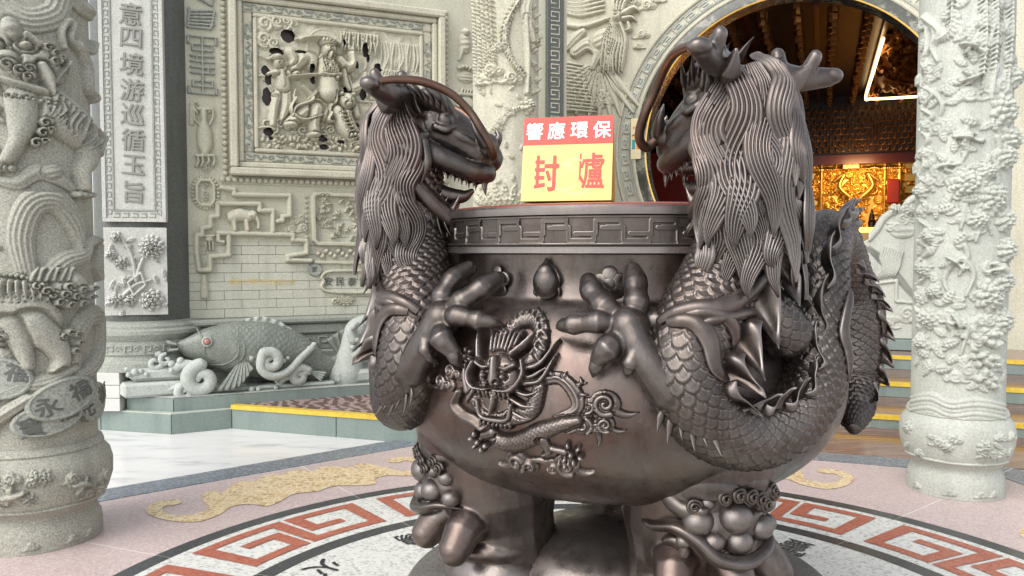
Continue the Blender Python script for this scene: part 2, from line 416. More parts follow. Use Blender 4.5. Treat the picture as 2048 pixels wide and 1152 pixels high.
def stone(name, a, b, speck=.5, rough=.75, scale=90, big=2.5):
    t = NT(name); w = t.world()
    n1 = t.noise(w, big, 5); n2 = t.noise(w, scale, 3, .7)
    c = t.ramp(n1, [(.3, a), (.7, b)])
    d = tuple(x * .55 for x in a); e = tuple(min(1, x * 1.25) for x in b)
    sp = t.ramp(n2, [(.36, d), (.47, a), (.55, b), (.66, e)])
    c = t.mix(speck, c, sp)
    mp = t.n('ShaderNodeMapping'); mp.inputs['Scale'].default_value = (7, 7, .9); t.l(w, mp.inputs['Vector'])
    c = t.mix(t.ramp(t.noise(mp.outputs[0], 1.0, 6, .65), [(.5, (0, 0, 0)), (.75, (.5, .5, .5))]), c, tuple(x * .62 for x in a))
    t.bump(n2, .25, .0015)
    return t.out(c, rough, spec=.35)
def granite(name, cols, scale=160, rough=.35, big=None):
    t = NT(name); w = t.world(); v = t.n('ShaderNodeTexVoronoi'); v.inputs['Scale'].default_value = scale; t.l(w, v.inputs['Vector'])
    sep = t.n('ShaderNodeSeparateColor'); t.l(v.outputs['Color'], sep.inputs[0])
    c = t.ramp(sep.outputs[0], cols)
    n = t.noise(w, 1.3, 5)
    c = t.mix(.5, c, t.mix(n, tuple(x * .8 for x in cols[len(cols) // 2][1]), tuple(min(1, x * 1.12) for x in cols[len(cols) // 2][1])))
    r = t.n('ShaderNodeMapRange'); t.l(t.noise(w, 3.0, 6), r.inputs['Value']); r.inputs['To Min'].default_value = rough * .7; r.inputs['To Max'].default_value = rough * 1.5
    return t.out(c, r.outputs[0], spec=.5)
def plain(name, col, rough=.5, metal=0.0, var=.12, scale=6, spec=.5, coat=0):
    t = NT(name); w = t.world(); n = t.noise(w, scale, 5)
    c = t.mix(n, tuple(x * (1 - var) for x in col), tuple(min(1, x * (1 + var)) for x in col))
    return t.out(c, rough, metal, spec, coat)
def emit(name, col, s):
    t = NT(name); t.b.inputs['Emission Color'].default_value = (*col, 1); t.b.inputs['Emission Strength'].default_value = s
    return t.out(col, .5)
def bronze_mat(name='bronze', a=(.028, .023, .020), b=(.160, .140, .126), red=(.13, .06, .04), redness=.4, metal=.85):
    t = NT(name); w = t.co(); g = t.n('ShaderNodeNewGeometry')
    n1 = t.noise(w, 3.4, 7, .62); n2 = t.noise(w, 26, 5, .65); n3 = t.noise(w, 1.9, 5)
    c = t.ramp(n1, [(.30, a), (.5, tuple((x + y) / 2 for x, y in zip(a, b))), (.68, b)])
    c = t.mix(t.ramp(n3, [(.44, (0, 0, 0)), (.64, (redness,) * 3)]), c, red)
    c = t.mix(.4, c, t.mix(n2, a, b))
    st = t.n('ShaderNodeMapping'); st.inputs['Scale'].default_value = (9, 9, 1.1); t.l(w, st.inputs['Vector'])
    c = t.mix(t.ramp(t.noise(st.outputs[0], 1.0, 7, .7), [(.52, (0, 0, 0)), (.72, (.55, .55, .55))]), c, (.022, .018, .016))
    c = t.mix(t.ramp(t.noise(w, 8.0, 8, .75), [(.58, (0, 0, 0)), (.74, (.45, .45, .45))]), c, (.24, .205, .175))
    c = t.mix(t.ramp(g.outputs['Pointiness'], [(.505, (0, 0, 0)), (.56, (.55, .55, .55))]), c, (.30, .27, .255))
    r = t.n('ShaderNodeMapRange'); t.l(n2, r.inputs['Value']); r.inputs['From Min'].default_value = .3; r.inputs['From Max'].default_value = .7; r.inputs['To Min'].default_value = .23; r.inputs['To Max'].default_value = .44
    t.bump(t.noise(w, 45, 5), .22, .004)
    return t.out(c, r.outputs[0], metal, .5)
M = {}
M['bronze'] = bronze_mat()
M['bronze_bowl'] = bronze_mat('bronze_bowl', (.052, .040, .034), (.185, .160, .146), (.13, .056, .037), .8)
M['bronze_brown'] = bronze_mat('bronze_whisker', (.08, .045, .03), (.17, .11, .085), (.2, .085, .05), .8)
M['stone_warm'] = stone('carved_stone_cream', (.43, .41, .315), (.55, .525, .415), .45)
M['stone_wall'] = stone('carved_stone_wall', (.42, .41, .315), (.52, .505, .395), .35)
M['stone_green'] = stone('carved_stone_green', (.235, .25, .215), (.34, .35, .305), .55)
M['stone_pillar'] = stone('carved_stone_pillar', (.27, .265, .22), (.39, .385, .325), .55, scale=120)
M['stone_pale'] = stone('carved_stone_pale', (.37, .385, .335), (.49, .50, .445), .35)
M['stone_fish'] = stone('polished_green_stone', (.135, .15, .128), (.23, .245, .21), .5, rough=.28)
M['stone_fishpale'] = stone('carved_wave_stone', (.33, .355, .32), (.45, .475, .435), .4)
M['stone_dark'] = stone('dark_column_granite', (.075, .08, .072), (.13, .135, .12), .8, rough=.45, scale=140)
M['stone_plaque'] = stone('plaque_granite', (.42, .42, .38), (.55, .545, .50), .7, scale=170)
M['green_tile'] = stone('green_granite_riser', (.165, .212, .192), (.225, .272, .248), .5, rough=.3, scale=180)
M['white_block'] = plain('white_stone_block', (.52, .515, .475), .6, var=.2, scale=9)
M['marble'] = None
t = NT('pale_marble_floor'); w = t.world(); v = t.n('ShaderNodeMapping'); v.inputs['Scale'].default_value = (1.2, 4, 1); v.inputs['Rotation'].default_value = (0, 0, .5); t.l(w, v.inputs['Vector'])
n1 = t.noise(v.outputs[0], 1.6, 9, .66); M['marble'] = t.out(t.ramp(n1, [(.36, (.50, .50, .495)), (.46, (.66, .65, .635)), (.7, (.72, .71, .69))]), .22)
M['pink'] = granite('pink_granite', [(.0, (.30, .22, .21)), (.4, (.44, .34, .325)), (.7, (.54, .43, .41)), (1, (.66, .57, .54))], 120, .38)
M['ring_white'] = granite('white_speckled_granite', [(.0, (.12, .125, .13)), (.16, (.36, .37, .36)), (.4, (.60, .60, .56)), (1, (.74, .72, .66))], 75, .4)
M['ring_red'] = granite('red_granite', [(.0, (.20, .05, .03)), (.4, (.36, .10, .06)), (1, (.50, .20, .13))], 90, .35)
M['ring_black'] = granite('black_granite', [(.0, (.02, .022, .025)), (.6, (.045, .048, .052)), (1, (.09, .095, .10))], 200, .25)
M['strip_blue'] = granite('blue_grey_granite', [(.0, (.05, .06, .075)), (.5, (.15, .17, .20)), (1, (.42, .45, .48))], 80, .3)
M['ochre'] = granite('ochre_granite', [(.0, (.40, .26, .12)), (.5, (.60, .44, .24)), (1, (.68, .55, .36))], 150, .4)
t = NT('ochre_mosaic'); w = t.world(); v = t.n('ShaderNodeTexVoronoi'); v.feature = 'DISTANCE_TO_EDGE'; v.inputs['Scale'].default_value = 26; t.l(w, v.inputs['Vector'])
v2 = t.n('ShaderNodeTexVoronoi'); v2.inputs['Scale'].default_value = 26; t.l(w, v2.inputs['Vector']); sp_ = t.n('ShaderNodeSeparateColor'); t.l(v2.outputs['Color'], sp_.inputs[0])
M['ochre'] = t.out(t.mix(t.ramp(v.outputs['Distance'], [(.04, (1, 1, 1)), (.12, (0, 0, 0))]), t.ramp(sp_.outputs[0], [(0, (.42, .27, .12)), (.5, (.58, .41, .20)), (1, (.66, .50, .28))]), (.70, .60, .42)), .4)
M['joint'] = plain('joint_grout', (.72, .68, .62), .7)
M['brown_tread'] = None
t = NT('brown_polished_tread'); w = t.world(); v = t.n('ShaderNodeMapping'); v.inputs['Rotation'].default_value = (0, 0, R(20.5)); v.inputs['Scale'].default_value = (.6, 5, 1); t.l(w, v.inputs['Vector'])
n1 = t.noise(v.outputs[0], 6, 7, .6); M['brown_tread'] = t.out(t.ramp(n1, [(.38, (.11, .05, .035)), (.5, (.20, .095, .065)), (.62, (.27, .15, .10))]), .12)
t = NT('yellow_edge_paint'); w = t.world(); M['yellow'] = t.out(t.ramp(t.noise(w, 28, 7, .7), [(.27, (.16, .11, .05)), (.36, (.52, .35, .04)), (.6, (.66, .46, .045))]), .42)
M['gold'] = plain('gold_leaf', (.80, .48, .12), .33, .85, .35, 25)
M['gold_paint'] = plain('pale_gold_paint', (.66, .50, .20), .5)
M['gold_dark'] = plain('aged_gold', (.26, .11, .03), .35, .8, .4, 20)
M['red_lacquer'] = plain('red_lacquer', (.26, .025, .015), .3)
M['beam_red'] = plain('dark_red_beam', (.07, .010, .007), .35)
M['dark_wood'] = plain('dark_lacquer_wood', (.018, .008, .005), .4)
M['sign_red'] = plain('sign_red', (.52, .045, .028), .45, var=.05)
M['sign_yellow'] = plain('sign_yellow', (.74, .50, .15), .45, var=.03)
M['sign_edge'] = plain('sign_yellow_side', (.70, .36, .025), .45, var=.04)
M['sign_faint'] = plain('sign_pale_print', (.80, .62, .30), .45, var=.03)
M['white'] = plain('white_paint', (.82, .80, .76), .5, var=.03)
M['ink'] = plain('black_ink', (.02, .02, .022), .5)
M['glyph_dark'] = plain('inked_carving', (.10, .105, .095), .6)
M['glyph_grey'] = plain('grey_carved_letter', (.22, .22, .195), .7)
M['lid_red'] = plain('red_lid', (.22, .055, .04), .25)
M['dark_marble'] = None
t = NT('dark_veined_marble'); w = t.world(); n1 = t.noise(w, 5, 9, .7); M['dark_marble'] = t.out(t.ramp(n1, [(.4, (.05, .055, .045)), (.52, (.085, .085, .07)), (.58, (.26, .26, .21)), (.64, (.07, .07, .06))]), .15)
M['base_stone'] = stone('round_base_stone', (.12, .11, .10), (.19, .18, .165), .6, rough=.7, scale=150)
M['led'] = emit('warm_led_tube', (1.0, .66, .30), 3.0)
M['eye_red'] = plain('red_glass_eye', (.40, .15, .12), .15)
M['brick'] = stone('grey_green_brick', (.45, .45, .365), (.53, .525, .435), .4)
M['mortar'] = plain('mortar_line', (.33, .33, .265), .8)
M['poster'] = plain('poster_paper', (.72, .62, .38), .6, var=.03)
M['teal'] = plain('teal_print', (.06, .30, .28), .6)
M['orange'] = plain('orange_print', (.75, .22, .05), .6)
# ------------------------------------------------------------------ the forecourt floor
CX, CY = 0.385, 2.98                       # centre of the paved medallion and of the censer
def pol(r, deg): return (CX + r * math.cos(R(deg)), CY + r * math.sin(R(deg)))
HEX0 = 69.5
ground = tag(sheet('ground', [(-80, -60), (80, -60), (80, 90), (-80, 90)], 0.0, M['marble']), kind='structure')
def hexa(ap): return [pol(ap / math.cos(R(30)), HEX0 + 30 + 60 * k) for k in range(6)]
def hexr(ap, deg):
    d = (deg - HEX0 + 30) % 60 - 30; return ap / math.cos(R(d))
plaza = tag(sheet('plaza_paving', hexa(3.29), 0.0085, M['joint']), kind='structure')
for k in range(6):
    a0, a1 = HEX0 - 30 + 60 * k, HEX0 + 30 + 60 * k
    prism('border_strip', [pol(3.286 / math.cos(R(30)), a0 + .1), pol(3.286 / math.cos(R(30)), a1 - .1), pol(3.042 / math.cos(R(30)), a1 - .1), pol(3.042 / math.cos(R(30)), a0 + .1)], .009, .0125, M['strip_blue'], plaza)
JO = [40.5 + 28.75 * k for k in range(4)]; JO = [39.5, 68.5, 97, 126, 157.5] + [157.5 + 30.29 * k for k in range(1, 8)] + [399.5]
def sector(name, r0, r1, a0, a1, z, mat, gap=.004, hexo=None):
    n = max(3, int((a1 - a0) / 1.5)); aa = np.linspace(a0, a1, n); g = lambda r: math.degrees(gap / r)
    out = []
    for i, a in enumerate(aa):
        rr = hexr(hexo, a) if hexo else r1
        out.append(pol(rr, a + (g(rr) if i == 0 else -g(rr) if i == n - 1 else 0)))
    inn = [pol(r0, a + (g(r0) if i == 0 else -g(r0) if i == n - 1 else 0)) for i, a in enumerate(aa)][::-1]
    V = np.array([(x, y, z) for x, y in out + inn[::-1]]); f = np.array([(i, i + 1, n + i + 1, n + i) for i in range(n - 1)])[:, ::-1]
    Vb = V.copy(); Vb[:, 2] -= .004
    return link(name, mesh_np(name, V, f), mat, plaza, False)
def fix_up(o):
    me = o.data
    if len(me.polygons) and me.polygons[0].normal.z < 0: me.flip_normals()
for a0, a1 in zip(JO[:-1], JO[1:]):
    fix_up(sector('pink_slab', 2.238, 0, a0, a1, .010, M['pink'], hexo=3.038))
    fix_up(sector('outer_black_band', 2.148, 2.236, a0, a1, .010, M['ring_black'], .0015))
    fix_up(sector('white_band', 1.647, 2.146, a0, a1, .010, M['ring_white']))
    fix_up(sector('inner_black_band', 1.558, 1.645, a0, a1, .010, M['ring_black'], .0015))
    fix_up(sector('inner_white_slab', .5, 1.556, a0, a1, .010, M['ring_white']))
# squared-spiral inlays, one pair to each slab of the white band
KEY = [(1.75, 2.9), (3.8, 2.9), (3.8, 0), (0, 0), (0, 5), (5, 5), (5, 0), (10, 0), (10, 5), (6.2, 5), (6.2, 2.1), (8.25, 2.1)]
def key_mesh(name, a0, a1):
    hw = .46; V = []; F_ = []
    du = (a1 - a0) / 12.6; r0 = 1.735
    def P(u, v):
        a = a0 + (u + 1.3) * du; return (*pol(r0 + v * .066, a), .0135)
    for i in range(len(KEY) - 1):
        p = np.array(KEY[i], float); q = np.array(KEY[i + 1], float); d = (q - p) / np.linalg.norm(q - p); s = np.array([-d[1], d[0]]) * hw
        A = p + d * (hw if i else -hw * .6); B = q + d * (hw if i < len(KEY) - 2 else hw * .2); n = max(2, int(np.linalg.norm(B - A) * 2))
        b = len(V)
        for t in np.linspace(0, 1, n):
            c = A + (B - A) * t; V += [P(*(c + s)), P(*(c - s))]
        F_ += [(b + 2 * j, b + 2 * j + 1, b + 2 * j + 3, b + 2 * j + 2) for j in range(n - 1)]
    me = mesh_np(name, np.array(V), np.array(F_))
    return me
for a0, a1 in zip(JO[:-1], JO[1:]):
    fix_up(link('red_key_inlay', key_mesh('red_key_inlay', a1, a0), M['ring_red'], plaza, False))
# ochre cloud scrolls let into the pink slabs, one to each side of the hexagon
def scroll_mesh():
    half = [(0, .05), (.12, .07), (.22, .03), (.31, .01), (.36, .06), (.45, .07), (.52, .03), (.58, .01), (.66, .00), (.75, .05), (.80, .13), (.79, .20), (.72, .245), (.63, .24), (.615, .20), (.66, .185), (.71, .19), (.735, .15), (.72, .10),
            (.66, .07), (.60, .075), (.55, .09), (.53, .16), (.49, .235), (.42, .26), (.40, .22), (.34, .255), (.25, .30), (.17, .27), (.10, .315), (0, .30)]
    top = [p for p in half]
    pts = spline(top, 130)
    pts = np.vstack([pts, np.stack([-pts[::-1, 0], pts[::-1, 1]], -1)[1:-1]])
    bm = bmesh.new(); f = bm.faces.new([bm.verts.new((-x, y, 0)) for x, y in pts]); bm.normal_update()
    bmesh.ops.triangulate(bm, faces=[f]); me = bpy.data.meshes.new('ochre_scroll'); bm.to_mesh(me); bm.free()
    if me.polygons[0].normal.z < 0: me.flip_normals()
    me.materials.append(M['ochre']); return me
sm = scroll_mesh()
for k in range(6):
    a = HEX0 + 60 * k; x, y = pol(2.33, a)
    inst('ochre_scroll', sm, Matrix.Translation((x, y, .0135)) @ Matrix.Rotation(R(a - 90), 4, 'Z') @ Matrix.Diagonal((1.12, 2.0, 1, 1)), plaza)
# inked characters and ochre wisps round the foot of the censer
glyphs = {}
def floor_glyph(ch, r, deg, size, turn=0, sy=1.0):
    if ch not in glyphs: glyphs[ch] = text_mesh(ch, 1.0, 0.0, .008); glyphs[ch].materials.append(M['ink'])
    x, y = pol(r, deg)
    inst('floor_character', glyphs[ch], Matrix.Translation((x, y, .0145)) @ Matrix.Rotation(R(deg - 90 + turn), 4, 'Z') @ Matrix.Diagonal((size, size * sy, 1, 1)), plaza)
for ch, r, d in (('賜', 1.40, 129.5), ('八', 1.26, 128.0), ('火', 1.42, 150.5), ('木', 1.31, 156), ('美', 1.36, 93.0), ('小', 1.40, 60.5), ('皿', 1.23, 61), ('離', 1.26, 43.5), ('靈', 1.40, 44.5), ('水', 1.38, 190), ('金', 1.26, 192), ('地', 1.36, 345)):
    floor_glyph(ch, r, d, .17 if ch in '美小皿八木火' else .15, 180)
for k in range(12):
    a = 17 + 30 * k
    pts = [pol(.93 + .11 * math.sin(t) * (1 + .3 * math.sin(3 * t + k)), a + 9 * math.cos(t) * (1 + .2 * math.cos(4 * t))) for t in np.linspace(0, 2 * math.pi, 30)[:-1]]
    sheet('ochre_wisp', pts, .0135, M['ochre'], plaza)
# brown polished landing before the steps on the right
DU = np.array([math.cos(R(HEX0 - 90)), math.sin(R(HEX0 - 90))]); DN = np.array([math.cos(R(HEX0)), math.sin(R(HEX0))]); C2 = np.array([CX, CY])
def hd(u, d): p = C2 + DU * u + DN * d; return (p[0], p[1])
tag(sheet('landing_floor', [hd(-1.55, 3.30), hd(9, 3.30), hd(9, 4.6), hd(-1.55, 4.6)], .006, M['brown_tread']), kind='structure')
# ------------------------------------------------------------------ steps up to the round doorway
steps = empty('temple_steps', (*hd(2, 4.34), 0)); tag(steps, 'broad brown polished steps with yellow painted edges before the round doorway', 'steps')
IM = Matrix.Translation((-steps.location.x, -steps.location.y, 0))
def world_child(o, root):
    o.matrix_basis = Matrix.Translation(-Vector(root.location)); return o
for i, (d, z0, z1) in enumerate(((4.342, 0, .115), (5.273, .115, .249), (6.182, .249, .387))):
    def pr(nm, u0, u1, d0, d1, za, zb, mat): return world_child(prism(nm, [hd(u0, d0), hd(u1, d0), hd(u1, d1), hd(u0, d1)], za, zb, mat, steps), steps)
    for k in range(-1, 5):
        u0 = k * 1.7; pr('riser_panel', u0 + .003, u0 + 1.697, d, d + .03, z0, z1 - .038, M['green_tile'])
        pr('tread_slab', u0 + .003, u0 + 1.697, d + .045, d + 1.0, z1 - .06, z1 - .002, M['brown_tread'])
    pr('yellow_edge', -1.7, 8.5, d - .012, d + .043, z1 - .036, z1, M['yellow'])
    pr('step_core', -1.7, 8.5, d + .031, 7.9, max(.002, z0 - .02), z1 - .062, M['mortar'])
# ------------------------------------------------------------------ left plinth, platform
P0 = np.array([-2.679, 6.431]); P1 = np.array([-2.277, 6.649]); PL = np.array([-4.6, 6.95]); P2 = np.array([-.45, 6.03])
lower = empty('stone_plinth', (*P0, 0)); tag(lower, 'two-tier green granite plinth with pale joints under the carved fish', 'plinth')
def wprism(nm, pts, za, zb, mat, root, bev=0): return world_child(prism(nm, [tuple(p) for p in pts], za, zb, mat, root, bev), root)
def off(a, b, d):
    t = (b - a) / np.linalg.norm(b - a); return np.array([-t[1], t[0]]) * d
nL = off(PL, P0, .025); nR = off(P0, P1, .025)
def face_slabs(nm, a, b, n, za, zb, th, mat, root, gap=.004):
    t = (b - a) / np.linalg.norm(b - a); L = np.linalg.norm(b - a); nn = np.array([-t[1], t[0]]) * th
    for k in range(n):
        s0, s1 = a + t * (L * k / n + gap), a + t * (L * (k + 1) / n - gap)
        wprism(nm, [s0, s1, s1 + nn, s0 + nn], za, zb, mat, root)
face_slabs('lower_facing_slab', PL, P0, 3, .001, .158, .03, M['green_tile'], lower)
face_slabs('lower_facing_slab', P0, P1, 1, .001, .158, .03, M['green_tile'], lower)
wprism('lower_cap', [PL, P0, P1, P1 + (1.6, 1.6), (-4.6, 8.8)], .158, .166, M['stone_pale'], lower)
WD = np.array([math.cos(R(24)), math.sin(R(24))]); WN = np.array([math.sin(R(24)), -math.cos(R(24))])     # wall direction and outward normal
Q0 = P0 + WD * .02 - WN * .06; Q1 = Q0 + WD * 2.2; QL = Q0 + np.array([-.42, .10])
face_slabs('upper_facing_slab', QL, Q0, 1, .166, .278, .03, M['green_tile'], lower)
face_slabs('upper_facing_slab', Q0, Q1, 1, .166, .278, .03, M['green_tile'], lower)
wprism('upper_cap', [QL, Q0, Q1, Q1 - WN * .5, QL - WN * .45], .270, .282, M['stone_fishpale'], lower)
plat = empty('side_platform', (*P1, 0)); tag(plat, 'low platform with yellow front edge and dark red patterned top beside the fish plinth', 'platform')
face_slabs('facing_slab', P1, P2, 2, .001, .158, .03, M['green_tile'], plat)
t_ = (P2 - P1) / np.linalg.norm(P2 - P1); n_ = np.array([-t_[1], t_[0]])
wprism('yellow_edge', [P1 - n_ * .01, P2 - n_ * .01, P2 + n_ * .05, P1 + n_ * .05], .16, .196, M['yellow'], plat)
t = NT('dark_red_patterned_tile'); w = t.world(); mp = t.n('ShaderNodeMapping'); mp.inputs['Rotation'].default_value = (0, 0, R(-18.7)); t.l(w, mp.inputs['Vector'])
wv = t.n('ShaderNodeTexWave'); wv.inputs['Scale'].default_value = 3.2; wv.inputs['Distortion'].default_value = 9; wv.inputs['Detail'].default_value = 3; wv.inputs['Detail Scale'].default_value = 2.2; t.l(mp.outputs[0], wv.inputs['Vector'])
M['red_tile'] = t.out(t.ramp(wv.outputs['Fac'], [(.45, (.11, .045, .04)), (.56, (.15, .07, .06)), (.62, (.36, .24, .21))]), .2)
wprism('platform_top', [P1 + n_ * .052, P2 + n_ * .052, P2 + n_ * 2.4, P1 + n_ * 2.4 + np.array([1.3, 0])], .168, .192, M['red_tile'], plat)
# ------------------------------------------------------------------ left carved wall
W0 = np.array([-2.92, 6.98])                # wall line origin; u runs right along WD
def wpt(u, d=0.0): p = W0 + WD * u + WN * d; return (p[0], p[1])
wall = empty('carved_wall', (*W0, 0), R(24)); tag(wall, 'cream carved stone wall with brick field, scroll frames and relief panel', 'wall')
# in the wall's own frame: x right, -y out to the viewer, z up
wm = lambda y=0.0: plane_map((0, -y, 0), (1, 0, 0), (0, 0, 1))
Z = lambda py, dep=7.3: EYE - (py - 500) / 1650 * dep
def ut(px):                                  # photograph column to wall distance (wall as surveyed)
    r = (px - 1024) / 1650; return (W0[0] - r * W0[1]) / (r * WD[1] - WD[0])
def uz(px, py):
    u = ut(px); return (u, EYE - (py - 500) / 1650 * (W0[1] + WD[1] * u))
box('backing', -.2, 3.75, .03, .30, .165, 4.6, M['mortar'], wall)
# brick field
bw, bh = .292, .0785; z0 = .86
rng = random.Random(3)
bm_ = [box_mesh('brick', .001, bw - .002, 0, .045, .001, bh - .0018, .0018) for _ in range(1)]
for m_ in bm_: m_.materials.append(M['brick'])
for row in range(11):
    for c in range(-1, 8):
        x = .165 + (c + (.5 if row % 2 else 0)) * bw; xa = max(x, .13); xb = min(x + bw, 1.95)
        if xb - xa < .03: continue
        me = bm_[0] if xb - xa > bw - .001 else None
        if me is None:
            me = box_mesh('brick', .001, xb - xa - .002, 0, .045, .001, bh - .0018, .0018); me.materials.append(M['brick'])
        inst('brick', me, Matrix.Translation((xa, -.014 + rng.uniform(-.0015, .0015), z0 + row * bh)), wall)
box('upper_field', .12, 3.72, -.012, .03, z0 + 11 * bh, 4.55, M['stone_wall'], wall)
box('lower_field', 1.96, 3.72, -.012, .03, z0, z0 + 11 * bh - .002, M['stone_wall'], wall)
box('edge_post', .045, .118, -.05, .1, .86, 4.55, M['stone_green'], wall)
# base mouldings with carved frieze
for i, (za, zb, d) in enumerate(((.80, .858, .17), (.70, .798, .13), (.56, .698, .10), (.44, .558, .13), (.30, .438, .18))):
    box('base_moulding', -.1, 3.72, -d, .03, za + .001, zb, M['stone_green'], wall, bev=.016 if i != 2 else .004)
fr = Relief(0, 0, 2.6, .12, .006)
x = .02
while x < 2.58:
    fr.stroke([(x, .02), (x, .10), (x + .07, .10), (x + .07, .05), (x + .035, .05)], .009, .012, flat=True, smooth=False)
    fr.curl(x + .125, .06, .033, .012, 1.2, 0, 1, .009); fr.stroke([(x + .17, .1), (x + .19, .05), (x + .165, .02)], [.008, .012, .004], .012); x += .21
fr.build('carved_frieze', plane_map((.6, -.10, .57), (1, 0, 0), (0, 0, 1)), M['stone_green'], wall)
# ---- relief panel in stepped frame
def frame(nm, u0, u1, z0_, z1_, w, d0, d1, mat):
    for (a, b, c, e) in ((u0, u1, z1_ - w, z1_), (u0, u1, z0_, z0_ + w), (u0, u0 + w, z0_ + w + .001, z1_ - w - .001), (u1 - w, u1, z0_ + w + .001, z1_ - w - .001)):
        box(nm, a, b, -d1, -d0, c, e, mat, wall, bev=min(.012, w * .3))
PU0, PZ0 = uz(462, 352); PU1 = 2.46; PZ1 = 3.70
frame('panel_outer_frame', PU0, PU1, PZ0, PZ1, .065, .012, .13, M['stone_warm'])
frame('panel_step_frame', PU0 + .067, PU1 - .067, PZ0 + .067, PZ1 - .067, .05, .012, .085, M['stone_warm'])
# fret band
fu0, fu1, fz0, fz1 = PU0 + .118, PU1 - .118, PZ0 + .118, PZ1 - .118
frame('fret_band', fu0, fu1, fz0, fz1, .085, .012, .055, M['stone_warm'])
def fret(rel, x0, x1, yc, hgt, horiz=True):
    p = 0.0; k = 0; s = hgt; t = lambda a, b: (x0 + a, yc + b) if horiz else (yc + b, x0 + a)
    L = x1 - x0
    while p < L - s * 1.6:
        if k % 3 == 0: rel.stroke([t(p, -.35 * s), t(p + s, -.35 * s), t(p + s, .2 * s), t(p + .4 * s, .2 * s)], .0075, .012, flat=True, smooth=False); rel.stroke([t(p, .4 * s), t(p + 1.4 * s, .4 * s)], .0075, .012, flat=True)
        elif k % 3 == 1: rel.stroke([t(p, .35 * s), t(p + .5 * s, -.3 * s), t(p + s, .35 * s), t(p + 1.4 * s, 0)], .0075, .012, flat=True, smooth=False)
        else: rel.curl(*t(p + .55 * s, 0), .45 * s, .012, 1.2, 0, 1, .008); rel.stroke([t(p + s, -.4 * s), t(p + 1.35 * s, -.4 * s)], .0075, .012, flat=True)
        p += 1.55 * s; k += 1
for horiz, a, b, c in ((True, fu0 + .02, fu1 - .02, fz0 + .043), (True, fu0 + .02, fu1 - .02, fz1 - .043), (False, fz0 + .1, fz1 - .1, fu0 + .043), (False, fz0 + .1, fz1 - .1, fu1 - .043)):
    rl = Relief(a, c - .045, b, c + .045, .006) if horiz else Relief(c - .045, a, c + .045, b, .006)
    fret(rl, a, b, c, .055, horiz)
    rl.build('fret_carving', wm(.055), M['stone_green'], wall)
frame('panel_inner_frame', fu0 + .087, fu1 - .087, fz0 + .087, fz1 - .087, .035, .012, .075, M['stone_warm'])
# beads round the panel
bead = bpy.data.meshes.new('bead'); b_ = bmesh.new(); bmesh.ops.create_uvsphere(b_, u_segments=12, v_segments=8, radius=.0245); b_.to_mesh(bead); b_.free(); bead.materials.append(M['stone_warm'])
bead.polygons.foreach_set('use_smooth', np.full(len(bead.polygons), True))
box('bead_course', PU0 - .07, PU1 + .07, -.02, .02, PZ0 - .075, PZ0 - .002, M['stone_wall'], wall)
u = PU0 - .06
while u < PU1 + .07: inst('bead', bead, Matrix.Translation((u, -.026, PZ0 - .036)), wall); u += .0515
z = PZ0 + .016
while z < 3.74:
    inst('bead', bead, Matrix.Translation((PU0 - .036, -.018, z)), wall); inst('bead', bead, Matrix.Translation((PU1 + .036, -.018, z)), wall); z += .0515
# ------------------------------------------------------------------ carving inside the panel: general, page, tiger, pavilion, clouds
iu0, iu1, iz0, iz1 = fu0 + .122, fu1 - .122, fz0 + .122, fz1 - .122
box('hole_shade_board', iu0 - .03, iu1 + .03, -.0135, .02, iz0 - .03, iz1 + .03, M['dark_wood'], wall, 0)  # near-black board behind the pierced holes; its colour stands in for their shade
pr_ = Relief(iu0 - .01, iz0 - .01, iu1 + .01, iz1 + .01, .0052)
def g(cx, cz):      # crop pixels of the studied panel (x 375..1370, y 20..905) to the wall
    return (iu0 + (cx - 385) / (1375 - 385) * (iu1 - iu0), iz1 - (cz - 60 + 5) / (900 - 55) * (iz1 - iz0))
def gs(*p): return [g(*x) for x in p]
G1 = (iu1 - iu0) / 990
N_ = RNG.normal(size=(12, 12))
pr_.H += .018 + .006 * np.sin(pr_.X * 17 + 2 * np.sin(pr_.Y * 13)) + .004 * np.sin(pr_.Y * 41 + 3 * np.sin(pr_.X * 23))
# rock and bark texture behind on the right, waterfall folds
for k in range(16):
    x = 1130 + 16 * k; pr_.stroke(gs((x, 130), (x + 14 * math.sin(k), 220), (x - 10 + 10 * math.sin(2 * k), 300 + 8 * (k % 4))), [9 * G1, 12 * G1, 4 * G1], .030 + .004 * (k % 3))
for k in range(26):
    x = 880 + 9 * k + 6 * math.sin(k * 3); pr_.stroke(gs((x, 90), (x + 6 * math.sin(k), 140), (x - 12 * math.cos(k), 185 + 22 * (k % 3))), [8 * G1, 10 * G1, 2 * G1], .045 + .006 * (k % 3), cut=.2)
pr_.stroke(gs((940, 200), (915, 300), (940, 380)), [28 * G1, 24 * G1, 20 * G1], .05, groove=(3, .006)); pr_.stroke(gs((1010, 210), (1030, 300), (1000, 360)), [14 * G1, 12 * G1, 6 * G1], .04)
# clouds upper left
for x, y, r, s in ((430, 90, 40, 1), (500, 70, 34, -1), (555, 60, 32, 1), (420, 190, 36, 1), (480, 210, 34, -1), (580, 120, 28, -1)): pr_.cloud(*g(x, y), r * G1, .045, s, .01)
pr_.stroke(gs((600, 170), (680, 150), (760, 170)), [12 * G1, 14 * G1, 6 * G1], .04)
pr_.disc(*g(780, 200), 118 * G1, .030, rim=(.14, .008)); 
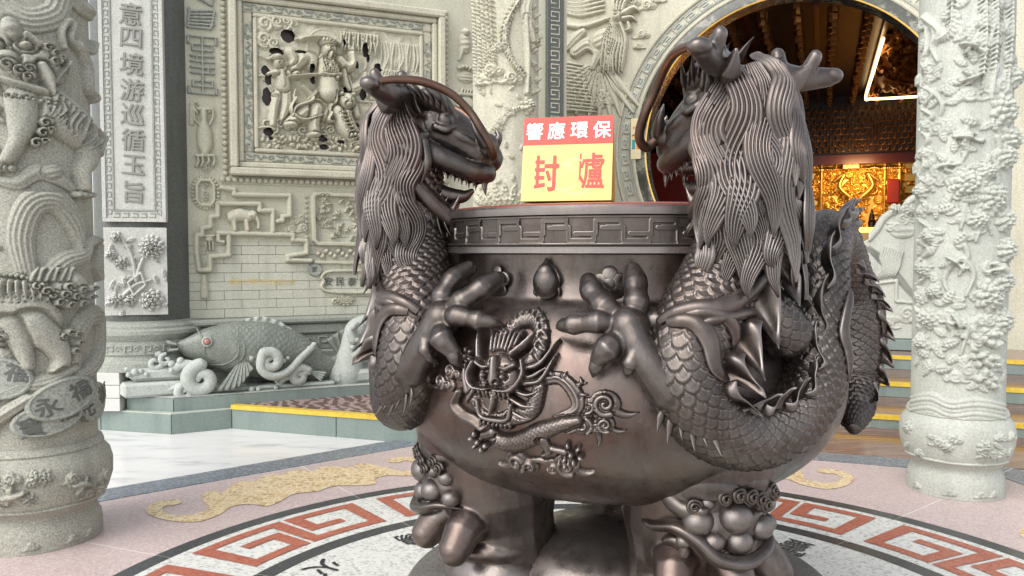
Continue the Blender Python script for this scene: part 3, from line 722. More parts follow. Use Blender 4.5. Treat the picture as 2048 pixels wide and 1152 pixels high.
# pavilion and stairs
for k in range(14): x = 1115 + 13 * k; pr_.stroke(gs((x, 322), (x + 4, 365)), 6 * G1, .048, flat=True)
pr_.stroke(gs((1095, 370), (1310, 362)), 8 * G1, .052, flat=True)
for x in (1165, 1230, 1300): pr_.stroke(gs((x, 370), (x, 560)), 7 * G1, .045, flat=True)
for k in range(13): x = 1150 + 13 * k; pr_.stroke(gs((x, 445), (x + 4, 480)), 6 * G1, .05, flat=True)
pr_.stroke(gs((1140, 485), (1330, 480)), 7 * G1, .052, flat=True); pr_.stroke(gs((960, 545), (1150, 550)), 7 * G1, .045, flat=True)
for k in range(9): pr_.stroke(gs((1050 + 12 * k, 560 - 11 * k), (1080 + 12 * k, 585 - 11 * k)), 6 * G1, .04, flat=True)
for k in range(22): pr_.dome(*g(1030 + 110 * RNG.random(), 400 + 130 * RNG.random()), 17 * G1, 14 * G1, .045 + .01 * RNG.random(), RNG.random() * 3, cut=.25, ripple=(2, .006))
# ground: scaly rocks and waves
for k in range(90): pr_.dome(*g(400 + 560 * RNG.random(), 800 + 90 * RNG.random()), 20 * G1, 13 * G1, .04 + .015 * RNG.random(), RNG.random() * 3, cut=.2)
for k in range(14): pr_.curl(*g(430 + 42 * k, 740 + 34 * math.sin(k * 1.7)), 26 * G1, .05, 1.3, k, (-1) ** k)
pr_.over = True
# page at left
pr_.stroke(gs((520, 480), (480, 600), (465, 740)), [36 * G1, 30 * G1, 24 * G1], .07, groove=(2, .006)); pr_.stroke(gs((545, 480), (545, 600), (520, 700)), [36 * G1, 34 * G1, 22 * G1], .066, groove=(3, .006))
pr_.stroke(gs((520, 380), (530, 480)), [42 * G1, 50 * G1], .08, groove=(3, .008)); pr_.stroke(gs((490, 400), (440, 420), (420, 450)), [22 * G1, 18 * G1, 12 * G1], .08); pr_.stroke(gs((560, 400), (600, 420), (640, 405)), [22 * G1, 18 * G1, 14 * G1], .08)
pr_.dome(*g(505, 335), 30 * G1, 36 * G1, .105, cut=.25); pr_.dome(*g(497, 300), 36 * G1, 22 * G1, .10, cut=.2); pr_.dome(*g(508, 346), 7 * G1, 9 * G1, .115)
for d in ((400, 300, 440, 320, 470, 300), (395, 430, 430, 440, 470, 520), (420, 520, 450, 540, 500, 560), (380, 770, 430, 760, 480, 770), (600, 500, 590, 560, 610, 600)): pr_.stroke(gs(d[:2], d[2:4], d[4:]), [7 * G1, 12 * G1, 8 * G1], .055)
# shield and sword arm
pr_.dome(*g(690, 310), 62 * G1, 56 * G1, .075, cut=.15, ripple=(7, .006)); pr_.stroke(gs((640, 300), (600, 350), (605, 400)), [40 * G1, 34 * G1, 28 * G1], .10, groove=(3, .008), cut=.2); pr_.dome(*g(605, 405), 28 * G1, 24 * G1, .11, cut=.2); pr_.stroke(gs((560, 425), (720, 400), (840, 395)), [9 * G1, 11 * G1, 8 * G1], .115)
pr_.stroke(gs((570, 260), (590, 310), (575, 340)), [34 * G1, 30 * G1, 16 * G1], .085, groove=(3, .01))
# general: torso, skirt, legs
for k in range(7): pr_.stroke(gs((760 + 16 * k, 470), (700 + 40 * k, 560), (660 + 52 * k, 650 + 12 * (k % 3))), [20 * G1, 30 * G1, 24 * G1], .088 + .008 * (k % 2), groove=(2, .008), cut=.15)
pr_.stroke(gs((730, 600), (660, 640), (560, 730)), [50 * G1, 44 * G1, 36 * G1], .10, groove=(3, .008), cut=.15); pr_.stroke(gs((720, 620), (705, 720), (715, 800)), [44 * G1, 38 * G1, 34 * G1], .10, groove=(3, .007), cut=.15); pr_.dome(*g(705, 795), 46 * G1, 22 * G1, .11); pr_.dome(*g(570, 735), 46 * G1, 22 * G1, .11)
pr_.stroke(gs((800, 280), (800, 350), (795, 450), (800, 500)), [56 * G1, 66 * G1, 62 * G1, 66 * G1], .13, p=.4, cut=.12); pr_.stroke(gs((740, 395), (800, 400), (860, 390)), [12 * G1, 14 * G1, 12 * G1], .145); pr_.dome(*g(838, 415), 16 * G1, 16 * G1, .15)
for k in range(6): pr_.stroke(gs((745 + 20 * k, 300), (760 + 14 * k, 350), (770 + 10 * k, 385)), 5 * G1, .14)
for k in range(9): a = math.pi * (.15 + .7 * k / 8); pr_.stroke(gs((800, 265), (800 + 62 * math.cos(a), 262 + 34 * math.sin(a))), [8 * G1, 7 * G1], .14)
pr_.stroke(gs((860, 290), (910, 330), (940, 300), (935, 240)), [34 * G1, 32 * G1, 28 * G1, 24 * G1], .12, groove=(4, .008), cut=.15); pr_.stroke(gs((905, 400), (930, 470), (1000, 430), (1020, 360)), [30 * G1, 40 * G1, 38 * G1, 16 * G1], .09, groove=(4, .01), cut=.15); pr_.stroke(gs((890, 350), (900, 430), (920, 480)), [16 * G1, 26 * G1, 16 * G1], .085)
pr_.dome(*g(798, 225), 40 * G1, 48 * G1, .165, p=.4, cut=.2); pr_.dome(*g(796, 178), 52 * G1, 24 * G1, .15, cut=.15); 
for k in range(5): pr_.stroke(gs((760 + 18 * k, 175), (756 + 20 * k, 148)), [8 * G1, 3 * G1], .155)
pr_.dome(*g(800, 232), 8 * G1, 12 * G1, .178); pr_.dome(*g(785, 218), 7 * G1, 4 * G1, .172); pr_.dome(*g(813, 218), 7 * G1, 4 * G1, .172); pr_.stroke(gs((786, 252), (800, 256), (814, 252)), 4 * G1, .172); pr_.stroke(gs((800, 258), (798, 285)), [16 * G1, 6 * G1], .16)
for d in ((600, 560, 570, 640, 640, 700, 760, 660), (640, 480, 700, 560, 600, 620, 580, 680), (840, 500, 830, 600, 790, 690, 830, 700), (640, 170, 720, 150, 790, 150, 870, 190)): pr_.stroke(gs(d[:2], d[2:4], d[4:6], d[6:]), [8 * G1, 12 * G1, 12 * G1, 5 * G1], .11)
# tiger
pr_.stroke(gs((890, 590), (900, 680), (960, 790), (990, 860)), [46 * G1, 52 * G1, 38 * G1, 34 * G1], .11, groove=(2, .006), cut=.15); pr_.stroke(gs((850, 620), (880, 730), (940, 800)), [36 * G1, 40 * G1, 30 * G1], .10, cut=.15)
for k in range(9): y = 640 + 24 * k; x = 880 + 11 * k; pr_.stroke(gs((x - 34, y + 6), (x, y - 6), (x + 34, y)), [2 * G1, 6 * G1, 2 * G1], .118 + .003 * (k % 2))
pr_.dome(*g(905, 555), 52 * G1, 52 * G1, .14, p=.4, cut=.15); pr_.dome(*g(868, 512), 16 * G1, 15 * G1, .13, cut=.2); pr_.dome(*g(940, 512), 16 * G1, 15 * G1, .13, cut=.2); pr_.dome(*g(908, 580), 24 * G1, 18 * G1, .162); pr_.dome(*g(908, 565), 9 * G1, 8 * G1, .172)
for x in (885, 928): pr_.dome(*g(x, 545), 9 * G1, 6 * G1, .158)
for k in range(4): pr_.dome(*g(925 + 22 * k, 785 - 5 * (k % 2)), 13 * G1, 17 * G1, .12, cut=.2); pr_.dome(*g(965 + 20 * k, 868 - 4 * (k % 2)), 13 * G1, 17 * G1, .12, cut=.2)
pr_.H = np.where(pr_.H > .2, .2, pr_.H) * 1.35; pr_.relax(1)
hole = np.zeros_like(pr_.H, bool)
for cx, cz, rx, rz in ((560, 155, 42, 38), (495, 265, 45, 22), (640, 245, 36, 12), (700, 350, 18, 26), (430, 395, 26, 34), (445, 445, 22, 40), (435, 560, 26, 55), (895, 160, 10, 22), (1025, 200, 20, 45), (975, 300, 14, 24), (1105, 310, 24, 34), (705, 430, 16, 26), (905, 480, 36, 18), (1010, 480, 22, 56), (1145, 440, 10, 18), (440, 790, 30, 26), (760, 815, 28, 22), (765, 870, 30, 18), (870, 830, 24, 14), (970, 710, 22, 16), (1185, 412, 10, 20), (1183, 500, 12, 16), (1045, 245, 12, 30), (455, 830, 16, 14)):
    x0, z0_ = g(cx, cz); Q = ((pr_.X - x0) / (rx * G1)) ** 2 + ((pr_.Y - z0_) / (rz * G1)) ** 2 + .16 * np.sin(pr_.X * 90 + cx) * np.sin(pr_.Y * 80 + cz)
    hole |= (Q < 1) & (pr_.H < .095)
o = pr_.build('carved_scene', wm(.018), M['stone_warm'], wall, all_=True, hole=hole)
# ------------------------------------------------------------------ strip of seal emblems, vase and badge left of the panel
def wallrel(x0, z0_, x1, z1_, res=.0055): return Relief(x0, z0_, x1, z1_, res)
def seal(nm, rows, u0, z1_, u1, z0_, mat='stone_green'):
    rl = wallrel(u0 - .02, z0_ - .02, u1 + .02, z1_ + .02); w = u1 - u0; h = z1_ - z0_
    for seg in rows: rl.stroke([(u0 + x * w, z1_ - y * h) for x, y in seg], .011, .03, flat=True, smooth=False)
    rl.build(nm, wm(.010), M[mat], wall)
(a0, b0), (a1, b1) = uz(384, 78), uz(439, 193)
seal('seal_emblem', [[(.1, 0), (.9, 0)], [(.5, 0), (.5, .42)], [(0, .0), (0, .12)], [(1, .0), (1, .12)], [(.15, .14), (.4, .14)], [(.6, .14), (.85, .14)], [(.15, .14), (.15, .24), (.85, .24), (.85, .14)], [(.1, .34), (.9, .34)], [(.1, .44), (.9, .44)], [(.5, .44), (.5, .82)], [(.1, .54), (.9, .54)], [(.1, .64), (.9, .64)], [(.15, .78), (.4, .78)], [(.6, .78), (.85, .78)], [(.15, .78), (.15, .88), (.85, .88), (.85, .78)], [(.5, .82), (.5, 1)], [(.1, 1), (.9, 1)], [(0, .9), (0, 1)], [(1, .9), (1, 1)], [(.3, .34), (.3, .44)], [(.7, .54), (.7, .64)]], a0, b0, a1, b1)
(a0, b0), (a1, b1) = uz(384, -60), uz(437, 66)
seal('book_emblem', [[(.05, .75), (.95, .70)], [(.05, .80), (.95, .76)], [(.05, .85), (.95, .82)], [(.05, .90), (.95, .88)], [(.05, .95), (.95, .94)], [(.05, .7), (0, 1), (.85, 1), (1, .72)], [(.2, 0), (.8, .45)], [(.8, 0), (.2, .45)], [(.3, .5), (.9, .62), (.95, .3)]], a0, b0, a1, b1)
rv = wallrel(*uz(378, 345), *uz(448, 205)); V_ = lambda px, py: uz(px, py); k_ = .0043
rv.stroke([V_(412, 225), V_(412, 245), V_(413, 268), V_(414, 290), V_(413, 308)], [8 * k_, 6 * k_, 15 * k_, 16 * k_, 8 * k_], .06, p=.5, cut=.1); rv.stroke([V_(402, 222), V_(423, 222)], 3 * k_, .055, flat=True)
rv.stroke([V_(422, 228), V_(430, 222), V_(430, 238), V_(424, 252)], 2.6 * k_, .04); rv.stroke([V_(400, 230), V_(394, 222), V_(394, 240), V_(402, 252)], 2.6 * k_, .04); rv.stroke([V_(408, 220), V_(398, 208), V_(392, 212)], 2.2 * k_, .03); rv.stroke([V_(390, 212), V_(388, 250)], [6 * k_, 5 * k_], .025, groove=(3, .006))
for x in (398, 407, 419, 430): rv.stroke([V_(x, 312), V_(x + 2, 325), V_(x - 2, 334)], 3.2 * k_, .045)
rv.stroke([V_(396, 313), V_(432, 313)], 3 * k_, .05, flat=True); rv.flower(*V_(416, 337), 11 * k_, .03, 7)
rv.build('vase_carving', wm(.010), M['stone_wall'], wall)
rb = wallrel(*uz(384, 424), *uz(446, 346)); b_x, b_z = uz(413, 386)
for k in range(26): t = 2 * math.pi * k / 26; rb.dome(b_x + .105 * math.cos(t), b_z + .135 * math.sin(t), .021, .015, .032, t, cut=.15)
rb.stroke([(b_x + sx * .068, b_z + sz * .105) for sx, sz in ((-.6, 1), (.6, 1), (1, .6), (1, -.6), (.6, -1), (-.6, -1), (-1, -.6), (-1, .6), (-.6, 1))], .014, .045, flat=True, smooth=False)
for k in range(3): rb.curl(b_x, b_z + .055 - .055 * k, .022, .03, 1.2, 0, (-1) ** k)
rb.build('badge_carving', wm(.010), M['stone_wall'], wall)
# right of the panel: bird, basket, chest and lucky emblem
rr_ = wallrel(2.53, 2.35, 2.90, 3.75); 
rr_.dome(2.69, 3.44, .06, .10, .05, .1, cut=.1, ripple=(4, .01)); rr_.dome(2.70, 3.55, .04, .038, .06, cut=.1); rr_.dome(2.71, 3.55, .010, .010, .075); rr_.stroke([(2.66, 3.38), (2.63, 3.28)], [.03, .015], .035)
rr_.dome(2.70, 3.12, .09, .06, .04, ripple=(4, .012)); 
for k in range(5): rr_.dome(2.63 + .035 * k, 3.20 + .015 * math.sin(k), .022, .024, .055, cut=.2)
rr_.stroke([(2.61, 2.80), (2.79, 2.80), (2.79, 2.95), (2.61, 2.95), (2.61, 2.80)], .014, .05, flat=True, smooth=False); rr_.dome(2.70, 2.875, .08, .06, .04, p=.2)
for k in range(5): rr_.stroke([(2.64 + .03 * k, 2.95), (2.66 + .03 * k, 3.0)], .012, .04)
for sgm in ([(2.58, 2.72), (2.68, 2.72)], [(2.63, 2.76), (2.63, 2.48)], [(2.58, 2.63), (2.68, 2.63)], [(2.71, 2.74), (2.82, 2.74)], [(2.72, 2.70), (2.81, 2.70), (2.81, 2.65), (2.72, 2.65), (2.72, 2.70)], [(2.71, 2.60), (2.82, 2.60), (2.82, 2.48), (2.71, 2.48), (2.71, 2.60)], [(2.765, 2.60), (2.765, 2.48)], [(2.71, 2.54), (2.82, 2.54)]): rr_.stroke(sgm, .008, .03, flat=True, smooth=False)
rr_.stroke([(2.60, 2.40), (2.66, 2.46), (2.72, 2.40), (2.78, 2.46), (2.84, 2.40)], .012, .04, flat=True, smooth=False)
rr_.build('treasure_carvings', wm(.010), M['stone_wall'], wall)
# ------------------------------------------------------------------ stepped scroll frames below the panel
def fretline(nm, pts, w=.024, h=.05, mat='stone_wall', smooth=False):
    P = [uz(*p) for p in pts]; xs = [p[0] for p in P]; zs = [p[1] for p in P]
    rl = Relief(min(xs) - .05, min(zs) - .05, max(xs) + .05, max(zs) + .05, .0052)
    rl.stroke(P, w, h, flat=True, smooth=smooth); rl.stroke(P, w * .55, h + .012, flat=True, smooth=smooth); rl.stroke(P, w * .18, h + .002, flat=True, smooth=smooth)
    return rl.build(nm, wm(.014), M[mat], wall)
box('fret_back', .14, 1.40, -.016, -.013, 1.52, PZ0 - .08, M['stone_wall'], wall, 0)
fretline('scroll_frame', [(445, 377), (470, 380), (470, 390), (580, 392), (580, 432), (565, 434), (565, 442), (553, 443)])
fretline('scroll_frame', [(437, 408), (520, 409), (520, 422), (546, 422), (546, 463)])
fretline('scroll_frame', [(437, 408), (437, 433), (422, 434), (422, 454), (405, 456), (405, 470), (394, 471), (394, 508), (398, 540), (420, 540), (420, 513), (458, 510), (458, 467)])
fretline('scroll_frame', [(438, 466), (585, 470), (585, 480), (612, 482), (612, 506), (575, 512), (575, 520), (620, 521)])
fretline('scroll_frame', [(437, 470), (437, 482), (447, 484)], .02)
re = wallrel(*uz(455, 463), *uz(530, 414)); e = uz
re.stroke([e(466, 434), e(480, 430), e(497, 433)], [13 * k_, 14 * k_, 12 * k_], .075, p=.4); re.stroke([e(468, 442), e(470, 460)], [6 * k_, 5 * k_], .07); re.stroke([e(493, 442), e(495, 460)], [6 * k_, 5 * k_], .07); re.dome(*e(506, 431), 10 * k_, 11 * k_, .085); re.dome(*e(501, 432), 7 * k_, 9 * k_, .095, ripple=(3, .01)); re.stroke([e(513, 436), e(517, 447), e(516, 457)], [5 * k_, 3.5 * k_, 2.5 * k_], .075)
re.build('elephant_carving', wm(.014), M['stone_warm'], wall)
rc = wallrel(*uz(403, 505), *uz(432, 465)); rc.dome(*e(419, 478), 9 * k_, 7 * k_, .05); rc.stroke([e(410, 472), e(428, 472)], 2.4 * k_, .05, flat=True)
for x in (412, 419, 426): rc.stroke([e(x, 484), e(x + .5, 500)], 1.8 * k_, .045)
rc.build('censer_carving', wm(.014), M['stone_warm'], wall)
rt = wallrel(*uz(398, 596), *uz(418, 548)); rt.stroke([e(408, 552), e(408, 592)], [5 * k_, 8 * k_], .045, groove=(5, .008), p=.3); rt.build('tassel_carving', wm(.014), M['stone_wall'], wall)
# flower panel, pomegranate shelf, coin, cartouche with three characters
rp = wallrel(*uz(610, 560), *uz(790, 378))
rp.stroke([e(632, 388), e(720, 393), e(790, 396), e(790, 490), e(720, 489), e(634, 487), e(628, 480), e(626, 396), e(632, 388)], .020, .05, flat=True, smooth=False)
for k in range(26): rp.flower(*e(640 + 130 * RNG.random(), 398 + 82 * RNG.random()), (7 + 5 * RNG.random()) * k_, .04, 6, layers=2)
for k in range(30): x, z_ = e(640 + 130 * RNG.random(), 398 + 82 * RNG.random()); rp.leaf(x, z_, 14 * k_, 5 * k_, RNG.random() * 6.3, .045, .008)
for k in range(20): rp.dome(*e(636 + 8 * k, 507 + 6 * math.sin(k * 2.1)), 6 * k_, 6 * k_, .045, cut=.2)
rp.stroke([e(630, 524), e(790, 527)], .016, .035, flat=True)
for k in range(9): rp.leaf(*e(618, 395 + 10 * k), .05, .018, math.pi, .03)
rp.flower(*e(596, 408), 13 * k_, .04, 9); rp.build('flower_panel', wm(.014), M['stone_wall'], wall)
rs = wallrel(*uz(565, 475), *uz(615, 425))
for x, y, r, s in ((590, 440, 8, 1), (604, 436, 6, -1), (584, 458, 7, -1), (606, 455, 8, 1)): rs.cloud(*e(x, y), r * k_, .03, s)
rs.build('cloud_carving', wm(.014), M['stone_wall'], wall)
coin = wallrel(*uz(612, 556), *uz(645, 522)); x, z_ = e(629, 539); coin.disc(x, z_, .062, .03, rim=(.2, .006)); W_ = (abs(coin.X - x) < .022) & (abs(coin.Y - z_) < .022); coin.H[W_] = .004; coin.build('coin_carving', wm(.014), M['stone_green'], wall)
ct = wallrel(*uz(625, 620), *uz(800, 530)); P_ = [e(640 + 6, 562), e(642, 552), e(660, 542), e(720, 541), e(770, 543), e(785, 562), e(770, 583), e(720, 585), e(660, 583), e(642, 575), e(646, 562)]
ct.stroke(P_, .013, .035, flat=True); 
for k in range(7): ct.leaf(*e(690, 592), .10, .028, math.pi + .45 * k, .03)
ct.curl(*e(668, 603), .03, .03, 1.2, 0, 1); ct.build('cartouche', wm(.014), M['stone_wall'], wall)
def wall_text(ch, px, py, size, mat, ext=.004, bold=0, d=.018, name='carved_character'):
    me = text_mesh(ch, size, ext, bold); me.materials.append(M[mat]); u, z_ = uz(px, py)
    return inst(name, me, Matrix.Translation((u, -d, z_)) @ Matrix.Rotation(R(90), 4, 'X'), wall)
for ch, px in (('安', 656), ('民', 679), ('泰', 703), ('國', 727)): wall_text(ch, px, 563, .085, 'glyph_dark')
for i, ch in enumerate('獻敬'): wall_text(ch, 464 + 13 * i, 563, .05, 'gold_paint', .001, 0, .0165, 'gold_character')
for i, ch in enumerate('利麗明'): wall_text(ch, 494 + 13 * i, 563, .05, 'gold_paint', .001, 0, .0165, 'gold_character')
for i, ch in enumerate('北投弟士信'): wall_text(ch, 535 + 12 * i, 563.5, .05, 'gold_paint', .001, 0, .0165, 'gold_character')
# ------------------------------------------------------------------ engaged dark column with the couplet plaque
colm = empty('granite_column', (-3.13, 7.02, 0)); tag(colm, 'round dark granite column carrying a pale couplet plaque with carved flowers below', 'column')
sharp(lathe('shaft', [(.375, .87), (.375, 5.0)], M['stone_dark'], colm, 72))
sharp(lathe('base_rings', [(.50, .475), (.50, .54), (.47, .56), (.46, .60), (.475, .61), (.475, .705), (.46, .715), (.47, .73), (.50, .77), (.50, .80), (.47, .815), (.47, .835), (.44, .85), (.40, .872), (.37, .872)], M['stone_green'], colm, 72))
bf = Relief(-.9, 0, .75, .085, .006)
x = -.88
while x < .7: bf.stroke([(x, .015), (x, .07), (x + .05, .07), (x + .05, .03), (x + .025, .03)], .007, .010, flat=True, smooth=False); bf.curl(x + .09, .043, .026, .010, 1.2, 0, 1, .007); x += .145
bo = bf.build('base_frieze', cyl_map(.474, R(-66)), M['stone_green'], colm); bo.location = (0, 0, .615)
for r_, (za, zb) in enumerate(((.166, .268), (.272, .372), (.376, .474))):
    for s in range(2): box('base_block', -.75 + .38 * s + (.003 if s else 0), -.37 + .38 * s - .003, -.50, .45, za, zb, M['white_block'], colm, .003)
plq = empty('couplet_plaque', (-3.13, 7.02, 0), R(15)); tag(plq, 'tall pale stone couplet plaque of large carved characters inside key borders', 'plaque')
pw = .235
def pm(d=0.0): return plane_map((0, -.392 - d, 0), (1, 0, 0), (0, 0, 1))
zb_ = Z(444, 6.65); box('slab', -pw, pw, -.392, -.20, zb_, 5.0, M['stone_plaque'], plq)
for (a, b, c, e_) in ((-pw, -pw + .028, zb_ + .03, 5.0), (pw - .028, pw, zb_ + .03, 5.0)): box('edge_band', a, b, -.402, -.3922, c, e_, M['stone_plaque'], plq, .002)
for (a, b, c, e_) in ((-pw + .075, -pw + .09, zb_ + .10, 5.0), (pw - .09, pw - .075, zb_ + .10, 5.0)): box('inner_band', a, b, -.400, -.3922, c, e_, M['stone_green'], plq, .002)
box('edge_band', -pw, pw, -.402, -.3922, zb_, zb_ + .028, M['stone_plaque'], plq, .002); box('inner_band', -pw + .075, pw - .075, -.400, -.3922, zb_ + .085, zb_ + .099, M['stone_green'], plq, .002)
kr = Relief(-pw + .03, zb_ + .03, pw - .03, 3.75, .005)
z_ = zb_ + .05
while z_ < 3.7:
    for s in (-1, 1): kr.stroke([(s * (pw - .036), z_), (s * (pw - .036), z_ + .05), (s * (pw - .066), z_ + .05), (s * (pw - .066), z_ + .012), (s * (pw - .05), z_ + .012)], .0045, .006, flat=True, smooth=False)
    z_ += .068
x = -pw + .08
while x < pw - .08: kr.stroke([(x, zb_ + .036), (x + .045, zb_ + .036), (x + .045, zb_ + .066), (x + .012, zb_ + .066)], .0045, .006, flat=True, smooth=False); x += .066
kr.build('key_border', pm(), M['stone_green'], plq)
for ch, py in zip('意四境游巡循玉旨', (36, 82, 133, 184, 232, 282, 331, 385)):
    me = text_mesh(ch, .185, .006, .0015); me.materials.append(M['glyph_grey'])
    o = inst('carved_character', me, Matrix.Translation((.0, -.398, Z(py, 6.65))) @ Matrix.Rotation(R(90), 4, 'X') @ Matrix(((1, .12, 0, 0), (0, 1, 0, 0), (0, 0, 1, 0), (0, 0, 0, 1))), plq)
# flower carving block below the plaque
fb = Relief(-pw, Z(630, 6.65), pw, Z(455, 6.65), .005); zt = Z(455, 6.65); zb2 = Z(630, 6.65)
f_ = lambda px, py: ((px - 262) / 1650 * 6.68, Z(py, 6.65))
for d in ((262, 560, 255, 510, 235, 470), (262, 560, 275, 520, 300, 480), (255, 540, 225, 520, 215, 500), (230, 600, 260, 570, 290, 560)): fb.stroke([f_(*d[:2]), f_(*d[2:4]), f_(*d[4:])], [.02, .014, .006], .035)
for k in range(26): x, z_ = f_(210 + 105 * RNG.random(), 470 + 150 * RNG.random()); fb.leaf(x, z_, .075, .024, RNG.random() * 6.28, .035)
for x, y, r, n in ((292, 495, 24, 13), (236, 525, 13, 7), (218, 510, 11, 7), (290, 600, 22, 8), (225, 600, 15, 7), (228, 475, 11, 6), (250, 600, 12, 6)): fb.flower(*f_(x, y), r * .0040, .055, n, base=.012, layers=4)
fb.stroke([f_(248, 565), f_(272, 545), f_(280, 570), f_(258, 590), f_(248, 565)], .010, .04, flat=True, smooth=False); fb.H += .001
fb.build('flower_carving', pm(-.005), M['stone_plaque'], plq, all_=True)
# ------------------------------------------------------------------ carved fish on waves
fish = empty('stone_fish', (*(Q0 - WN * .10), .282), R(24)); tag(fish, 'polished green stone carp with red eyes leaping over carved scroll waves', 'fish carving')
fz = lambda py: EYE - (py - 500) / 1650 * 6.85 - .282
fu = lambda px: (px - 347) * .00428
FP = lambda px, py, d=0.0: (fu(px), -d + .12, fz(py))
fc = spline([FP(357, 690), FP(366, 690), FP(385, 692), FP(415, 693), FP(460, 697), FP(510, 704), FP(560, 717), FP(600, 735), FP(630, 746), FP(655, 745), FP(680, 728)], 260)
frad = np.interp(np.linspace(0, 1, 260), np.linspace(0, 1, 11), [.03, .055, .105, .165, .215, .235, .215, .165, .115, .08, .06])
fref = np.tile(np.array([0., 0., 1.]), (260, 1))
fg = tube_grid(fc, frad, 150, fref, lambda L, ph, rr: (scale_h(L / .024, ph / (2 * np.pi) * 40) - .5) * .020 * np.clip((L - .36) * 10, 0, 1), squash=.62)
fg = np.concatenate([np.repeat(fc[:1, None], 150, 1), fg, np.repeat(fc[-1:, None], 150, 1)], 0)
grid_obj('fish_body', fg, M['stone_fish'], fish, wv=True, flip=True)
for k, (dz, r) in enumerate(((.028, .020), (-.018, .018))):
    c0 = Vector(FP(353 - 3 * (k == 0), 690)); tube('lip', [c0 + Vector((.02, .055, dz)), c0 + Vector((-.03, .03, dz * 1.4)), c0 + Vector((-.045, 0, dz * 1.7)), c0 + Vector((-.03, -.03, dz * 1.4)), c0 + Vector((.03, -.065, dz * .8))], [.012, r, r, r, .01], M['stone_fish'], fish, 30, 10)
ex, ez = fu(409), fz(680); ey = .12 - .118
er = tube('eye_ring', [(ex + .034 * math.cos(t), ey + .006, ez + .034 * math.sin(t)) for t in np.linspace(0, 2 * math.pi, 17)], [.008], M['stone_fishpale'], fish, 50, 8)
fuse('eye', [('e', (ex, ey, ez), (.025, .02, .025))], .003, M['eye_red'], fish, 2)
for pts in ([(392, 655), (404, 680), (405, 705), (420, 718)], [(455, 672), (466, 690), (462, 712), (440, 727), (415, 727)], [(463, 668), (476, 690), (472, 716), (448, 734)]):
    q3 = []
    for px, py in pts:
        i = np.argmin(np.abs(fc[:, 0] - fu(px))); zc, r_ = fc[i, 2], frad[i]; dz = np.clip((fz(py) - zc) / r_, -.95, .95); q3.append((fu(px), .12 - .62 * r_ * math.sqrt(1 - dz * dz), fz(py)))
    tube('gill_line', q3, [.005, .011, .006], M['stone_fish'], fish, 30, 8)
# dorsal fin, pectoral fin, tail
def fan(nm, root, tips, mat, th=.012, ribs=9, wave=.012):
    root = spline(root, 60); tips = spline(tips, 60); v = np.linspace(0, 1, 8); t = np.linspace(0, 1, 60)
    A = root[:, None] * (1 - v)[None, :, None] + tips[:, None] * v[None, :, None]; A[..., 1] += wave * np.sin(t * ribs * 2 * np.pi)[:, None] * v[None]
    Bk = A.copy(); Bk[..., 1] += th
    return grid_obj(nm, np.concatenate([A, Bk[:, ::-1]], 1), mat, fish, wv=True, flip=False)
fan('dorsal_fin', [FP(478, 650), FP(510, 650), FP(545, 668), FP(575, 690), FP(592, 712)], [FP(478, 640), FP(515, 636), FP(552, 650), FP(584, 676), FP(600, 700)], M['stone_fishpale'])
fan('pectoral_fin', [FP(466, 722, .10), FP(474, 718, .11), FP(482, 722, .12)], [FP(420, 776, .20), FP(462, 770, .22), FP(492, 735, .18)], M['stone_fish'], .012, 7, .01)
fan('pelvic_fin', [FP(600, 748, .1), FP(604, 756, .1)], [FP(635, 752, .14), FP(622, 772, .14)], M['stone_fishpale'], .012, 4, .008)
fan('tail_fin', [FP(672, 735), FP(680, 728), FP(684, 722)], [FP(640, 690), FP(690, 665), FP(735, 700)], M['stone_fish'], .03, 8, .014)
# waves: scroll blocks and foam
wav = empty('wave_base', fish.location, R(24)); tag(wav, 'pale carved scroll waves and foam bubbles around the stone carp', 'wave carving')
def wtube(nm, pts, rads, n=60): return tube(nm, [FP(*p) for p in pts], rads, M['stone_fishpale'], wav, n, 14)
link('wave_block', prism_mesh('wave_block', [(-.36, -.02), (.10, -.02), (.10, .46), (-.46, .46)], 0.002, .115, .02), M['stone_fishpale'], wav, False)
link('wave_block', prism_mesh('wave_block', [(-.30, .04), (.12, .01), (.20, .46), (-.40, .46)], .118, .225, .03), M['stone_fishpale'], wav, False)
link('wave_ledge', prism_mesh('wave_ledge', [(.102, -.02), (1.30, -.02), (1.30, .40), (.102, .40)], .002, .035, .012), M['stone_fishpale'], wav, False)
link('wave_ledge', prism_mesh('wave_ledge', [(1.302, -.02), (1.75, -.02), (1.75, .40), (1.302, .40)], .002, .12, .03), M['stone_fishpale'], wav, False)
def wspiral(px, py, r, w, turns, a0, sgn, tailpts=None, d=.16):
    t = np.linspace(0, 1, 22); a = a0 + sgn * turns * 2 * np.pi * (1 - t); rr = r * (.12 + .88 * (1 - t)); c = FP(px, py, d)
    pts = [(c[0] + q_ * math.cos(b), c[1], c[2] + q_ * math.sin(b)) for q_, b in zip(rr, a)]
    if tailpts: pts = [FP(*p) for p in tailpts] + pts
    tube('wave_scroll', pts, [w * .6, w, w, w * .9, w * .75, w * .5], M['stone_fishpale'], wav, 110, 14)
wspiral(398, 752, .125, .058, 1.3, R(200), -1, [(345, 735, .10), (365, 722, .13), (392, 727, .15)])
wspiral(369, 776, .065, .036, 1.2, R(180), -1, [(340, 770, .12), (355, 764, .14)])
wspiral(522, 722, .085, .044, 1.2, R(60), 1, [(612, 697, .10), (585, 718, .16), (555, 745, .20), (525, 752, .22), (505, 735, .22)], .22)
wspiral(580, 758, .078, .042, 1.2, R(100), -1, [(540, 775, .12), (552, 760, .14)], .15)
wspiral(318, 718, .07, .026, 1.2, R(20), 1, None, .06); wspiral(336, 712, .05, .02, 1.1, R(120), -1, None, .10)
